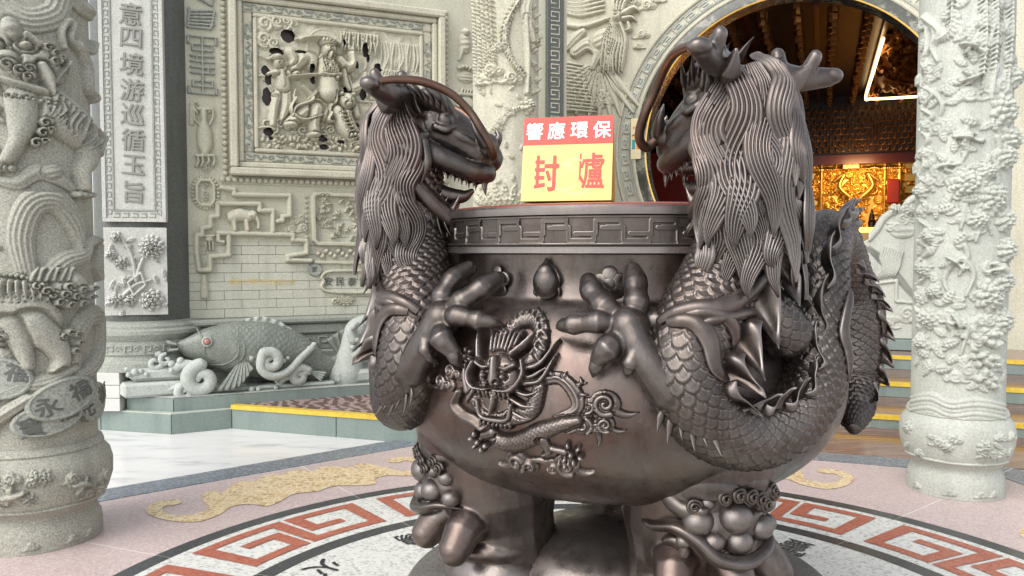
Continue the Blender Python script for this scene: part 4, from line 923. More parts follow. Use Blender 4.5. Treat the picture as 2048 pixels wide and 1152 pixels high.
fuse('foam_boulder', [('e', FP(300, 708, -.15), (.14, .12, .11)), ('e', FP(330, 722, -.08), (.12, .10, .07))], .008, M['stone_fishpale'], wav, 4)
bub = bpy.data.meshes.new('foam_bubble'); b = bmesh.new(); bmesh.ops.create_icosphere(b, subdivisions=2, radius=1); b.to_mesh(bub); b.free(); bub.materials.append(M['stone_fishpale']); bub.polygons.foreach_set('use_smooth', np.full(len(bub.polygons), True))
for px, py, r, d in ((325, 702, .026, .05), (346, 720, .030, .12), (361, 714, .030, .14), (345, 733, .022, .14), (283, 733, .03, .08), (272, 738, .022, .08), (293, 732, .022, .08), (270, 728, .026, .02), (302, 738, .018, .1), (512, 702, .024, .2), (548, 723, .02, .2), (556, 718, .015, .2), (535, 765, .016, .16), (500, 778, .02, .18), (488, 778, .026, .16), (610, 695, .024, .12), (616, 778, .022, .1), (534, 778, .02, .15), (490, 716, .03, .12), (600, 702, .018, .12)):
    inst('foam_bubble', bub, Matrix.Translation(FP(px, py, d)) @ Matrix.Diagonal((r, r, r, 1)), wav)
fuse('wave_crest', [('c', [FP(680, 765), FP(690, 715), FP(700, 670), FP(722, 655)], [.16, .10, .09, .07]), ('c', [FP(690, 690, .1), FP(684, 668, .1), FP(698, 655, .1)], [.04, .03, .02]), ('e', FP(705, 668, .06), (.06, .06, .07)), ('c', [FP(700, 720, .1), FP(715, 700, .12)], [.05, .03])], .008, M['stone_fishpale'], wav, 4)
for px, py in ((690, 662), (697, 690), (688, 705), (702, 712)): inst('foam_bubble', bub, Matrix.Translation(FP(px, py, .12)) @ Matrix.Diagonal((.025, .025, .025, 1)), wav)
# ------------------------------------------------------------------ three carved pillars of the pavilion
def pillar(name, label, centre, rad, mat, zb=.49, top=4.4):
    p = empty(name, (*centre, 0)); tag(p, label, 'pillar')
    sharp(lathe('shaft', [(rad, zb), (rad, top)], mat, p, 96)); k = rad / .285
    sharp(lathe('base_drum', [(rad + .001, zb + .02), (rad + .02 * k, zb + .01), (rad + .028 * k, zb - .012), (rad + .022 * k, zb - .02), (rad + .03 * k, zb - .03), (rad + .055 * k, zb - .06), (rad + .068 * k, zb - .11), (rad + .066 * k, zb - .18), (rad + .045 * k, zb - .25), (rad + .012 * k, zb - .30), (rad - .008 * k, zb - .315), (rad - .016 * k, zb - .33), (rad - .008 * k, zb - .35), (rad + .008 * k, zb - .38), (rad + .014 * k, zb - .42), (rad + .014 * k, .011)], mat, p, 96), 50)
    return p
def pil_uv(pxc, pxr, rad, d0):
    def f(px, py):
        th = math.asin(max(-.985, min(.985, (px - pxc) / pxr))); return (rad * th, EYE - (py - 500) / 1650 * (d0 + rad * (1 - math.cos(th))))
    return f
# left pillar: lions, plumes, coins
LP = pol(3.0, 158); lp = pillar('carved_pillar', 'grey stone pillar carved with lions, plumes and big round coins', LP, .285, M['stone_pillar'])
A0 = math.atan2(-LP[1], -LP[0]); l = pil_uv(59, 135, .285, 3.86); E1 = .00236
def ls(*p): return [l(*x) for x in p]
lm = cyl_map(.285, A0)
r1 = Relief(-.30, l(59, 420)[1], .42, l(59, -20)[1], .0042)
r1.stroke(ls((10, 0), (25, 30), (70, 48), (118, 30), (133, -5)), [26 * E1], .035, groove=(5, .010)); r1.stroke(ls((150, -10), (172, 10), (195, 20)), [18 * E1], .04, groove=(2, .008))
for d in ((0, 300, 8, 330, 2, 370), (2, 160, 6, 185, 14, 195), (8, 225, 2, 240, 20, 250)): r1.stroke(ls(d[:2], d[2:4], d[4:]), [7 * E1, 9 * E1, 4 * E1], .03)
r1.stroke(ls((0, 362), (40, 368), (75, 345), (110, 352), (150, 380)), [8 * E1, 14 * E1, 18 * E1, 16 * E1, 10 * E1], .03, groove=(2, .006)); r1.dome(*l(105, 342), 20 * E1, 16 * E1, .05, .3, cut=.1, ripple=(3, .012))
r1.stroke(ls((133, 95), (128, 65), (140, 40), (150, 48), (145, 75), (160, 95)), [5 * E1, 7 * E1, 8 * E1, 7 * E1, 7 * E1, 8 * E1], .04); r1.stroke(ls((160, 85), (178, 130), (180, 175), (190, 185)), [12 * E1, 11 * E1, 9 * E1, 13 * E1], .05, groove=(2, .01)); r1.dome(*l(190, 190), 13 * E1, 14 * E1, .055); r1.dome(*l(180, 15), 22 * E1, 18 * E1, .05, ripple=(2, .01)); r1.stroke(ls((165, 95), (185, 100), (192, 80)), 6 * E1, .05)
r1.over = True
r1.stroke(ls((85, 205), (130, 235), (165, 262), (180, 285)), [44 * E1, 44 * E1, 42 * E1, 30 * E1], .075, p=.4, groove=(1, .004), cut=.06); r1.stroke(ls((178, 275), (172, 315), (158, 340), (160, 378)), [34 * E1, 26 * E1, 15 * E1, 12 * E1], .072, p=.45, cut=.08)
for k in range(4): r1.dome(*l(146 + 9 * k, 388), 7 * E1, 8 * E1, .065, cut=.2)
r1.stroke(ls((52, 205), (52, 250), (44, 285), (25, 325)), [30 * E1, 26 * E1, 17 * E1, 14 * E1], .075, p=.45, cut=.08)
for k in range(4): r1.dome(*l(6 + 9 * k, 340), 7 * E1, 8 * E1, .06, cut=.2)
for k in range(11): t = k / 10; x, y = 108 + 84 * t, 190 + 78 * t; r1.stroke(ls((x, y), (x - 4 + 10 * math.sin(k), y + 22), (x - 10, y + 42)), [6 * E1, 6 * E1, 1.5 * E1], .085)
for x, y, r in ((90, 248, 10), (86, 268, 10), (75, 289, 10), (88, 285, 7), (98, 262, 7)): r1.curl(*l(x, y), r * E1, .085, 1.3, 0, 1)
r1.dome(*l(72, 128), 48 * E1, 46 * E1, .085, p=.4, cut=.08); r1.dome(*l(62, 100), 22 * E1, 20 * E1, .10); r1.dome(*l(62, 101), 11 * E1, 9 * E1, .112, cut=.3); r1.stroke(ls((38, 88), (62, 80), (84, 98)), [4 * E1, 7 * E1, 5 * E1], .11)
r1.dome(*l(38, 70), 17 * E1, 26 * E1, .085, .3, cut=.1, ripple=(3, .008)); r1.curl(*l(18, 100), 14 * E1, .07, 1.2, 0, 1); r1.dome(*l(30, 130), 22 * E1, 20 * E1, .10, cut=.1); r1.stroke(ls((20, 168), (50, 176), (95, 188)), [6 * E1, 10 * E1, 10 * E1], .085, groove=(2, .006)); r1.stroke(ls((86, 136), (96, 160), (103, 192)), [10 * E1, 13 * E1, 3 * E1], .098, cut=.15)
for x, y, r in ((96, 102, 9), (108, 112, 9), (106, 128, 9), (118, 118, 8), (34, 142, 11), (52, 152, 11), (64, 162, 9), (66, 146, 8)): r1.curl(*l(x, y), r * E1, .105, 1.4, 0, 1)
for k in range(6): r1.stroke(ls((118 + 3 * k, 108 + 3 * k), (136 - k, 128), (122 - 3 * k, 168)), [4 * E1, 5 * E1, 2 * E1], .075)
for k in range(8): r1.dome(*l(28 + 11 * k, 199 + 1.5 * k), 4.5 * E1, 4.5 * E1, .092)
r1.relax(1)
r1.build('lion_carving', lm, M['stone_pillar'], lp)
r2 = Relief(-.30, l(59, 905)[1], .42, l(59, 385)[1], .0042)
r2.stroke(ls((52, 545), (44, 470), (66, 410), (108, 400), (142, 440), (156, 505)), [20 * E1, 26 * E1, 28 * E1, 28 * E1, 24 * E1, 8 * E1], .055, groove=(6, .012), cut=.05)
r2.stroke(ls((110, 600), (102, 555), (125, 525), (160, 510), (172, 485), (196, 480)), [18 * E1, 24 * E1, 22 * E1, 16 * E1, 12 * E1, 10 * E1], .055, groove=(5, .012), cut=.05)
r2.stroke(ls((200, 490), (190, 530), (196, 560)), [12 * E1, 18 * E1, 6 * E1], .05, groove=(2, .01)); r2.dome(*l(2, 496), 6 * E1, 6 * E1, .03)
r2.stroke(ls((135, 745), (140, 690), (165, 640), (192, 640), (196, 700), (170, 745), (140, 760)), [14 * E1, 24 * E1, 24 * E1, 22 * E1, 22 * E1, 20 * E1, 10 * E1], .05, groove=(5, .012), cut=.05)
r2.stroke(ls((0, 715), (40, 690), (58, 680), (45, 660)), [16 * E1, 14 * E1, 10 * E1, 5 * E1], .03, groove=(4, .006)); r2.stroke(ls((85, 650), (100, 690), (115, 640)), 4 * E1, .02)
r2.over = True
r2.stroke(ls((0, 600), (40, 615), (75, 640)), [60 * E1, 56 * E1, 40 * E1], .075, p=.4, cut=.06); r2.stroke(ls((60, 650), (95, 685), (110, 720), (96, 752)), [34 * E1, 26 * E1, 18 * E1, 14 * E1], .075, p=.45, cut=.08); r2.stroke(ls((20, 650), (40, 690), (50, 730)), [26 * E1, 20 * E1, 14 * E1], .06, cut=.08)
for k in range(4): r2.dome(*l(78 + 8 * k, 755 + 4 * k), 8 * E1, 9 * E1, .075, cut=.2)
for k in range(11): r2.dome(*l(2 + 9 * k, 548 + .22 * (k * k)), 6 * E1, 5 * E1, .08, cut=.2)
for k in range(9): r2.stroke(ls((5 + 11 * k, 560 + .2 * k * k), (2 + 12 * k, 580), (8 + 11 * k, 602)), [5 * E1, 5 * E1, 1.5 * E1], .088)
r2.dome(*l(128, 580), 38 * E1, 40 * E1, .085, p=.4, cut=.06)
for x, y in ((95, 590), (105, 605), (122, 612), (140, 610), (154, 598), (158, 580), (112, 590), (130, 595), (118, 575), (140, 582), (70, 572), (84, 582)): r2.curl(*l(x, y), 9 * E1, .10, 1.3, 0, 1)
for x, y in ((112, 675), (122, 668), (134, 672), (138, 690), (130, 706), (2, 660), (10, 672), (4, 686)): r2.curl(*l(x, y), 8 * E1, .085, 1.3, 0, 1)
for k in range(6): r2.stroke(ls((60 + 12 * k, 560), (66 + 12 * k, 545 - 5 * (k % 2)), (74 + 12 * k, 535)), [6 * E1, 5 * E1, 2 * E1], .07)
r2.stroke(ls((-30, 850), (20, 815), (70, 780), (110, 742)), [14 * E1, 16 * E1, 14 * E1, 8 * E1], .065, groove=(3, .008)); r2.stroke(ls((-30, 800), (30, 770), (80, 768), (135, 740)), [10 * E1, 16 * E1, 20 * E1, 10 * E1], .05, groove=(4, .008))
r2.relax(1)
r2.build('lion_carving', lm, M['stone_pillar'], lp)
for i, (x, y, rx, ry, rot, h, ch) in enumerate(((172, 812, 46, 40, .3, .05, '元'), (84, 840, 62, 34, .2, .06, '寶'), (110, 800, 64, 40, .35, .075, '永'), (5, 752, 52, 42, -.2, .06, '通'))):
    rc_ = Relief(max(-.40, l(x, y)[0] - rx * E1 * 1.3), l(x, y)[1] - .2, min(.43, l(x, y)[0] + rx * E1 * 1.5), l(x, y)[1] + .2, .004); cx, cz = l(x, y)
    rc_.dome(cx, cz, rx * E1, ry * E1, h, rot, p=.10); in_ = Relief.__new__(Relief); Qx = rc_.X - cx; Qz = rc_.Y - cz
    u_ = (Qx * math.cos(rot) + Qz * math.sin(rot)) / (rx * E1); v_ = (-Qx * math.sin(rot) + Qz * math.cos(rot)) / (ry * E1); q_ = np.hypot(u_, v_); rc_.H = np.where((q_ < .84), h * .78, rc_.H)
    rc_.build('coin_carving', lm, M['stone_green'], lp)
    for j in (-1, 1):
        me = text_mesh(ch if j < 0 else '福', .10, .001, .002); n = len(me.vertices); co = np.empty(n * 3, np.float32); me.vertices.foreach_get('co', co); co = co.reshape(-1, 3)
        X_ = cx + j * .065 + co[:, 0] * math.cos(rot) - co[:, 1] * math.sin(rot); Z_ = cz + .03 * j + co[:, 0] * math.sin(rot) + co[:, 1] * math.cos(rot)
        me.vertices.foreach_set('co', np.ascontiguousarray(lm(X_, Z_, h * .78 + .002 + co[:, 2]), dtype=np.float32).ravel()); me.materials.append(M['glyph_dark']); link('coin_character', me, None, lp)
def drum_relief(p, rad, zb, a0, mat, seed, birds=True):
    k = rad / .285; rg_ = np.random.default_rng(seed); zz = [zb - .30, zb - .25, zb - .18, zb - .11, zb - .06]; rr = [rad + .012 * k, rad + .045 * k, rad + .066 * k, rad + .068 * k, rad + .055 * k]
    d = Relief(-rad * 1.5, zb - .29, rad * 1.5, zb - .065, .0042)
    for q in range(16):
        x = -rad * 1.4 + rad * 2.8 * rg_.random(); z = zb - .26 + .17 * rg_.random()
        if q % 3 == 0: d.flower(x, z, .035 + .012 * rg_.random(), .026, 7)
        elif q % 3 == 1: d.leaf(x, z, .075, .022, rg_.random() * 6.28, .02)
        else: d.cloud(x, z, .022, .022, rg_.choice((-1, 1)))
    if birds: d.bird(-rad * .35, zb - .18, .12, .1, .034); d.bird(rad * .7, zb - .17, .10, 2.9, .03)
    d.stroke([(-rad * 1.45, zb - .27), (0, zb - .275), (rad * 1.45, zb - .27)], [.01], .015)
    d.build('drum_carving', cyl_map(lambda z: np.interp(z, zz, rr), a0), mat, p, sink=.01)
    f2 = Relief(-rad * 1.4, .02, rad * 1.4, .09, .0042)
    for x in (-.9, -.1, .55, .9): f2.cloud(x * rad, .05, .016, .014, 1)
    f2.build('foot_carving', cyl_map(rad + .014 * k, a0), mat, p)
drum_relief(lp, .285, .49, A0, M['stone_pillar'], 4)
# right pillar: birds and peonies
RP = pol(3.0, 40.3); RR_ = .252; rp_ = pillar('carved_pillar', 'pale stone pillar carved with flying birds, peonies and leaves', RP, RR_, M['stone_pale'], .50)
A1 = math.atan2(-RP[1], -RP[0]); rr = pil_uv(1931, 100, RR_, 4.66); E2 = .00285
r3 = Relief(-.39, rr(1931, 842)[1], .39, rr(1931, -20)[1], .0045)
rs_ = np.random.default_rng(5)
for k in range(5): y = 805 + 9 * k; r3.stroke([rr(1840, y), rr(1880, y - 8), rr(1920, y + 5), rr(1970, y - 4), rr(2022, y)], [5 * E2, 7 * E2, 5 * E2, 7 * E2, 5 * E2], .026 + .004 * (k % 2))
for k in range(34):
    x = 1836 + 190 * rs_.random(); y = 790 * rs_.random(); r3.cloud(*rr(x, y), (8 + 6 * rs_.random()) * E2, .022, rs_.choice((-1, 1)))
for k in range(22):
    x = 1845 + 170 * rs_.random(); y = 20 + 740 * rs_.random(); a = rs_.random() * 3; r3.stroke([rr(x, y), rr(x + 22 * math.cos(a), y + 30 * math.sin(a) + 15), rr(x + 10 * math.cos(a * 2), y + 75)], [7 * E2, 6 * E2, 3 * E2], .026, groove=(2, .006))
for k in range(110): x = 1838 + 186 * rs_.random(); y = -10 + 780 * rs_.random(); r3.leaf(*rr(x, y), 30 * E2, 10 * E2, rs_.random() * 6.28, .026)
for x in (1965, 1985, 2012): r3.feather([rr(x, -20), rr(x + 4, 80), rr(x - 2, 190)], 13 * E2, .035, 0, 12)
r3.feather([rr(1905, -10), rr(1900, 60), rr(1870, 82)], 12 * E2, .04, 0, 8); r3.stroke([rr(1850, 30), rr(1880, 60), rr(1868, 90), rr(1880, 120)], [8 * E2, 10 * E2, 7 * E2, 5 * E2], .04, groove=(2, .008))
for k in range(12): r3.stroke([rr(1845, 120 + 45 * k), rr(1862 + 8 * math.sin(k), 140 + 45 * k), rr(1850, 165 + 45 * k)], [4 * E2, 5 * E2, 4 * E2], .03)
for k in range(11): x = 1848 + 18 * rs_.random(); r3.flower(*rr(x, 130 + 58 * k), (16 + 6 * rs_.random()) * E2, .035, 7, layers=3)
for k in range(40): a = rs_.random() * 6.28; r3.dome(*rr(1962 + 46 * rs_.random(), 660 + 110 * rs_.random()), 9 * E2, 8 * E2, .05, a, cut=.2)
r3.over = True
for x, y, r in ((2010, 228, 26), (2022, 285, 24), (2015, 318, 20), (1938, 372, 24), (1990, 400, 26), (2015, 440, 20), (1965, 440, 16), (1990, 590, 26), (2015, 560, 22), (1870, 640, 18), (1862, 540, 14), (1868, 470, 14), (1850, 380, 14), (1978, 345, 14), (2016, 640, 22), (1858, 690, 16), (1880, 585, 13), (2020, 500, 20), (2026, 165, 18)):
    r3.flower(*rr(x, y), r * 1.3 * E2, .05, 9, base=.008, layers=4, rot=rs_.random())
for x, y, L_, a in ((1940, 95, 34, 2.7), (1945, 160, 32, .3), (1935, 275, 34, 2.9), (1918, 520, 30, 2.4), (1930, 645, 36, 1.9), (2000, 535, 26, .5), (1900, 330, 26, 3.3)): r3.bird(*rr(x, y), L_ * E2, a, .055, .006)
for x, y, a in ((1900, 695, .4), (1872, 720, 2.5), (1885, 745, .2), (1900, 610, 1.0), (1965, 395, 3.3), (1918, 410, 3.5), (1900, 465, 3.0), (1960, 250, 2.8), (1945, 465, 3.9)): r3.leaf(*rr(x, y), 34 * E2, 13 * E2, a, .04)
r3.relax(2)
r3.build('bird_and_peony_carving', cyl_map(RR_, A1), M['stone_pale'], rp_)
drum_relief(rp_, RR_, .50, A1, M['stone_pale'], 9, False)
# far pillar: phoenix tail plumes, clouds, water plants
XP = (-.045, 5.95); xp = pillar('carved_pillar', 'stone pillar carved with long phoenix plumes and clouds behind the censer sign', XP, .235, M['stone_warm'])
A2 = math.atan2(-XP[1], -XP[0]); xx = pil_uv(1012, 67, .235, 5.72); E3 = .0035
r4 = Relief(-.36, xx(1012, 460)[1], .36, xx(1012, -20)[1], .0055)
for k in range(5): r4.feather([xx(950 + 8 * k, -20), xx(952 + 9 * k, 80 + 6 * k), xx(954 + 10 * k, 170 + 20 * (k % 2))], 8 * E3, .03, 0, 14)
for k in range(4): r4.feather([xx(1058 - 3 * k, -20), xx(1020 - 4 * k, 40 + 10 * k), xx(1016 + 4 * k, 110 + 8 * k), xx(1058, 165 + 4 * k)], 6.5 * E3, .04, 0, 16)
r4.stroke([xx(1062, -20), xx(1050, 30), xx(1062, 90)], [10 * E3, 13 * E3, 8 * E3], .045, groove=(3, .01))
for k in range(7): r4.feather([xx(960 + 4 * k, 330), xx(975 + 7 * k, 280 - 8 * k), xx(1000 + 9 * k, 240 - 4 * k)], 5 * E3, .028, 0, 10)
for k in range(9): r4.leaf(*xx(975 + 9 * k, 410), 44 * E3, 9 * E3, R(160 - 17 * k), .035)
r4.over = True
for x, y, r, s in ((985, 145, 10, 1), (968, 165, 9, -1), (1022, 160, 10, 1), (1000, 100, 7, 1)): r4.cloud(*xx(x, y), r * E3, .045, s)
r4.stroke([xx(1048, 40), xx(1052, 120), xx(1050, 190)], [5 * E3, 4 * E3, 4 * E3], .04)
r4.flower(*xx(1055, 215), 18 * E3, .06, 7, layers=3)
for k in range(16): r4.flower(*xx(1060 + 14 * RNG.random(), 10 + 190 * RNG.random()), 7 * E3, .05, 6, layers=2)
for k in range(24): r4.leaf(*xx(950 + 90 * RNG.random(), 180 + 220 * RNG.random()), 16 * E3, 5 * E3, RNG.random() * 6.28, .025)
r4.build('plume_carving', cyl_map(.235, A2), M['stone_warm'], xp)
# ------------------------------------------------------------------ round doorway wall
GD = 7.3
gw = empty('round_doorway_wall', (*hd(0, GD), 0), R(HEX0 - 90)); tag(gw, 'pale carved wall with round moon doorway ringed by key pattern and dark marble', 'wall')
def gu(px): r = (px - 1024) / 1650; return (9.818 * r - 2.941) / (.9367 + .3502 * r)
def guz(px, py): u = gu(px); return (u, EYE - (py - 500) / 1650 * (9.818 - .3502 * u))
gc_u, gc_z = guz(1580, 290); GR = 1.715
def gring(nm, prof, mat, n=128):
    o = sharp(lathe(nm, prof, mat, gw, n), 25); o.matrix_basis = Matrix.Translation((gc_u, 0, gc_z)) @ Matrix.Rotation(R(90), 4, 'X'); return o     # lathe z -> -y (towards the viewer)
# plane with hole
n = 128; an = np.linspace(0, 2 * np.pi, n, endpoint=False); R1 = GR + .14
ring = np.stack([gc_u + R1 * np.cos(an), np.zeros(n), gc_z + R1 * np.sin(an)], -1)
U0, U1, Z0, Z1 = -3.4, 4.2, .30, 5.2
outer = []
for c, s in zip(np.cos(an), np.sin(an)):
    t = min((U1 - gc_u) / c if c > 1e-9 else 1e9, (U0 - gc_u) / c if c < -1e-9 else 1e9, (Z1 - gc_z) / s if s > 1e-9 else 1e9, (Z0 - gc_z) / s if s < -1e-9 else 1e9); outer.append((gc_u + t * c, 0, gc_z + t * s))
V = np.stack([ring, np.array(outer)], 1); Vb = V.copy(); Vb[..., 1] = .30
grid_obj('wall_face', V, M['stone_warm'], gw, wu=True, smooth=False)
grid_obj('wall_back', Vb, M['dark_wood'], gw, wu=True, smooth=False, flip=True)
gring('gold_edge', [(GR, .02), (GR - .012, .03), (GR - .012, .055), (GR + .004, .06)], M['gold'])
gring('dark_marble_reveal', [(GR, -.30), (GR, .022), (GR + .002, .058), (GR + .02, .06), (GR + .12, .045), (GR + .13, .03)], M['dark_marble'])
gring('inner_moulding', [(GR + .125, .0), (GR + .125, .05), (GR + .14, .06), (GR + .165, .055), (GR + .175, .02)], M['stone_warm'])
gring('outer_moulding', [(GR + .345, .0), (GR + .35, .03), (GR + .37, .035), (GR + .385, .02), (GR + .39, -.001)], M['stone_warm'])
NK = 64; au = 2 * math.pi / NK; rk_ = GR + .20; ru = (rk_ + .06) * au
kk = Relief(0, 0, ru, .125, .006)
kk.stroke([(0, .008), (ru, .008)], .006, .014, flat=True); kk.stroke([(0, .117), (ru, .117)], .006, .014, flat=True)
kk.stroke([(ru * .1, .03), (ru * .85, .03), (ru * .85, .095), (ru * .3, .095), (ru * .3, .06), (ru * .6, .06)], .0085, .014, flat=True, smooth=False)
km = lambda X, Y, H: np.stack([(rk_ + Y) * np.cos(X / ru * au), -H - .004, (rk_ + Y) * np.sin(X / ru * au)], -1)
ko = kk.build('key_band_piece', km, M['stone_pale'], gw); kme2 = ko.data; ko.location = (gc_u, 0, gc_z)
for k in range(1, NK): inst('key_band_piece', kme2, Matrix.Translation((gc_u, 0, gc_z)) @ Matrix.Rotation(au * k, 4, 'Y'), gw)
# phoenix in relief beside the doorway
ph = Relief(gu(1088), 1.9, gu(1330), 4.7, .0075); E4 = .0062
def h_(*p): return [guz(*x) for x in p]
for k in range(11): a = R(200 + 11 * k); x, y = 1205, 130; ph.stroke(h_((x, y), (x + 60 * math.cos(a), y - 62 * math.sin(a)), (x + (110 + 8 * k % 20) * math.cos(a), y - 112 * math.sin(a))), [7 * E4, 8 * E4, 3 * E4], .05, cut=.2)
for k in range(14): y = 140 + 7 * k; ph.stroke(h_((1098, y), (1130, y - 8), (1165 + 2 * k, y - 4)), [3 * E4, 5 * E4, 2 * E4], .045, cut=.2)
for k in range(10): ph.stroke(h_((1118, 30 - 6 * k), (1160, 38 - 8 * k), (1205, 30 - 9 * k)), [4 * E4, 6 * E4, 3 * E4], .05, cut=.2)
ph.stroke(h_((1115, 55), (1165, 60), (1215, 45)), [5 * E4, 7 * E4, 4 * E4], .065)
for x, y, r, s in ((1200, 192, 9, 1), (1215, 205, 7, -1), (1190, 212, 8, 1), (1290, 18, 8, 1), (1310, 6, 7, -1), (1262, 12, 7, 1), (1110, 60, 7, -1), (1280, 75, 7, 1), (1275, 98, 5, -1)): ph.cloud(*guz(x, y), r * E4, .05, s)
ph.over = True
ph.stroke(h_((1150, 110), (1175, 95), (1195, 110), (1185, 140)), [13 * E4, 15 * E4, 13 * E4, 8 * E4], .08, groove=(3, .012)); ph.stroke(h_((1135, 100), (1150, 82), (1165, 70)), [9 * E4, 12 * E4, 8 * E4], .07, groove=(3, .01))
ph.dome(*guz(1205, 85), 26 * E4, 22 * E4, .09, .3, cut=.1, ripple=(4, .012))
for k in range(9): x = 1208 + 5 * k; ph.stroke(h_((1222 + 2 * k, 50), (x + 2, 85), (x - 4 + 3 * math.sin(k), 118), (x - 6, 148 + 6 * (k % 2))), [4 * E4, 4.5 * E4, 4 * E4, 1.2 * E4], .10 + .01 * (k % 2))
ph.dome(*guz(1236, 40), 15 * E4, 13 * E4, .13, cut=.1); ph.dome(*guz(1232, 38), 4.5 * E4, 4 * E4, .145); ph.stroke(h_((1246, 36), (1266, 26), (1276, 32)), [8 * E4, 6 * E4, 1 * E4], .12); ph.stroke(h_((1246, 46), (1262, 44), (1270, 50)), [6 * E4, 4 * E4, 1 * E4], .11)
for k in range(4): ph.stroke(h_((1228 + 5 * k, 30), (1228 + 7 * k, 14), (1238 + 9 * k, 4)), [4 * E4, 5 * E4, 2 * E4], .10)
ph.stroke(h_((1255, 54), (1258, 66), (1250, 70)), [4 * E4, 5 * E4, 2 * E4], .1)
ph.build('phoenix_carving', plane_map((0, 0, 0), (1, 0, 0), (0, 0, 1)), M['stone_warm'], gw)
# poster on the reveal
pu, pz = guz(1272, 282); pe = box('poster', pu - .062, pu + .062, -.066, -.062, pz - .24, pz + .26, M['poster'], gw, 0)
for i, (x, mat) in enumerate(((-.028, 'teal'), (.028, 'orange'))):
    box('poster_figure', pu + x - .02, pu + x + .02, -.0675, -.0662, pz - .12, pz + .0, M[mat], pe, 0); 
    o = lathe('poster_head', [(0, 0), (.019, 0)], M['sign_yellow'], pe, 16); o.matrix_basis = Matrix.Translation((pu + x, -.0675, pz + .03)) @ Matrix.Rotation(R(90), 4, 'X')
    o = lathe('poster_hair', [(0, 0), (.02, 0)], M['ink'], pe, 16); o.matrix_basis = Matrix.Translation((pu + x, -.0671, pz + .044)) @ Matrix.Rotation(R(90), 4, 'X')
for k in range(3): box('poster_text_bar', pu - .035 + .026 * k, pu - .015 + .026 * k, -.0675, -.0662, pz + .13, pz + .16, M['orange'], pe, 0)
# dark strip with gold key at the end of the left wall
st = Relief(0, 0, .15, 3.6, .006)
z = .02
while z < 3.5: st.stroke([(.03, z), (.12, z), (.12, z + .09), (.03, z + .09), (.03, z + .045), (.08, z + .045)], .006, .006, flat=True, smooth=False); z += .13
box('dark_strip', 3.56, 3.74, -.055, .02, .86, 4.6, M['stone_dark'], wall); st.build('key_strip', plane_map((3.575, -.055, 1.0), (1, 0, 0), (0, 0, 1)), M['stone_wall'], wall)
box('wall_return', 3.76, 3.80, -.02, 3.2, .166, 4.6, M['stone_wall'], wall)
# ------------------------------------------------------------------ carved stair cheek beside the pillar
ck = empty('stair_cheek', (*hd(0, GD - .35), 0), R(HEX0 - 90)); tag(ck, 'pale carved stone stair cheek with wavy top between bronze dragon and pillar', 'balustrade')
cu = lambda px: ((9.49 * (px - 1024) / 1650 - 2.82) / (.9367 + .3502 * (px - 1024) / 1650)); cz = lambda px, py: EYE - (py - 500) / 1650 * (9.49 - .3502 * cu(px))
top = [(1712, 478), (1722, 483), (1735, 478), (1750, 460), (1762, 440), (1780, 427), (1800, 422), (1812, 405), (1830, 395), (1860, 392), (1900, 388)]
T_ = spline([(cu(x), cz(x, y)) for x, y in top], 60); zb3 = .50
outl = [(cu(1733), zb3)] + [(cu(1733), cz(1733, 492))] + [tuple(p) for p in T_] + [(T_[-1][0], zb3)]
me = prism_mesh('cheek_slab', outl, 0, .22, .012); o = link('cheek_slab', me, M['stone_pale'], ck, False); o.matrix_basis = Matrix.Rotation(R(90), 4, 'X')
box('cheek_base', cu(1722), T_[-1][0] + .05, -.30, .1, .39, .498, M['green_tile'], ck)
cr = Relief(cu(1734), zb3, T_[-1][0], 2.05, .007); kx = .0056; cq = lambda px, py: (cu(px), cz(px, py))
cr.stroke([cq(*p) for p in top[2:9]], .035, .03); 
for k in range(9): cr.stroke([cq(1765 + 4.5 * k, 492 + 1.5 * k), cq(1758 + 5 * k, 515), cq(1762 + 4 * k, 535), cq(1745 + 5 * k, 560 - k)], [2.2 * kx, 2.6 * kx, 2.2 * kx, 1 * kx], .03)
cr.stroke([cq(1750, 630), cq(1750, 565), cq(1790, 560), cq(1790, 600), cq(1832, 604)], .016, .025, flat=True, smooth=False); cr.stroke([cq(1738, 632), cq(1830, 635)], .02, .02, flat=True)
for x, y, r, s in ((1812, 625, 14, 1), (1775, 645, 8, -1), (1752, 646, 8, 1), (1800, 440, 10, 1), (1790, 455, 8, -1)): cr.cloud(*cq(x, y), r * kx, .03, s)
cr.flower(*cq(1785, 422), 11 * kx, .05, 7); cr.flower(*cq(1815, 425), 14 * kx, .05, 8); cr.dome(*cq(1800, 460), 24 * kx, 18 * kx, .03, ripple=(3, .008))
cr.build('cheek_carving', plane_map((0, -.22, 0), (1, 0, 0), (0, 0, 1)), M['stone_pale'], ck)
# ------------------------------------------------------------------ temple interior
room = empty('temple_hall', (*hd(0, GD), 0), R(HEX0 - 90)); tag(room, 'dark lacquered temple hall interior behind the round doorway', 'hall')
def rb_(nm, *a, mat, bev=0): return box(nm, *a, M[mat], room, bev)
rb_('floor', -3.4, 6.0, .31, 9.0, .30, .38, mat='dark_wood'); rb_('back_wall', -3.4, 6.0, 8.9, 9.0, .38, 5.2, mat='dark_wood'); rb_('side_wall', -3.5, -3.4, .31, 9.0, .38, 5.2, mat='red_lacquer'); rb_('side_wall', 6.0, 6.1, .31, 9.0, .38, 5.2, mat='red_lacquer'); rb_('ceiling', -3.4, 6.0, .31, 9.0, 4.45, 5.2, mat='dark_wood')
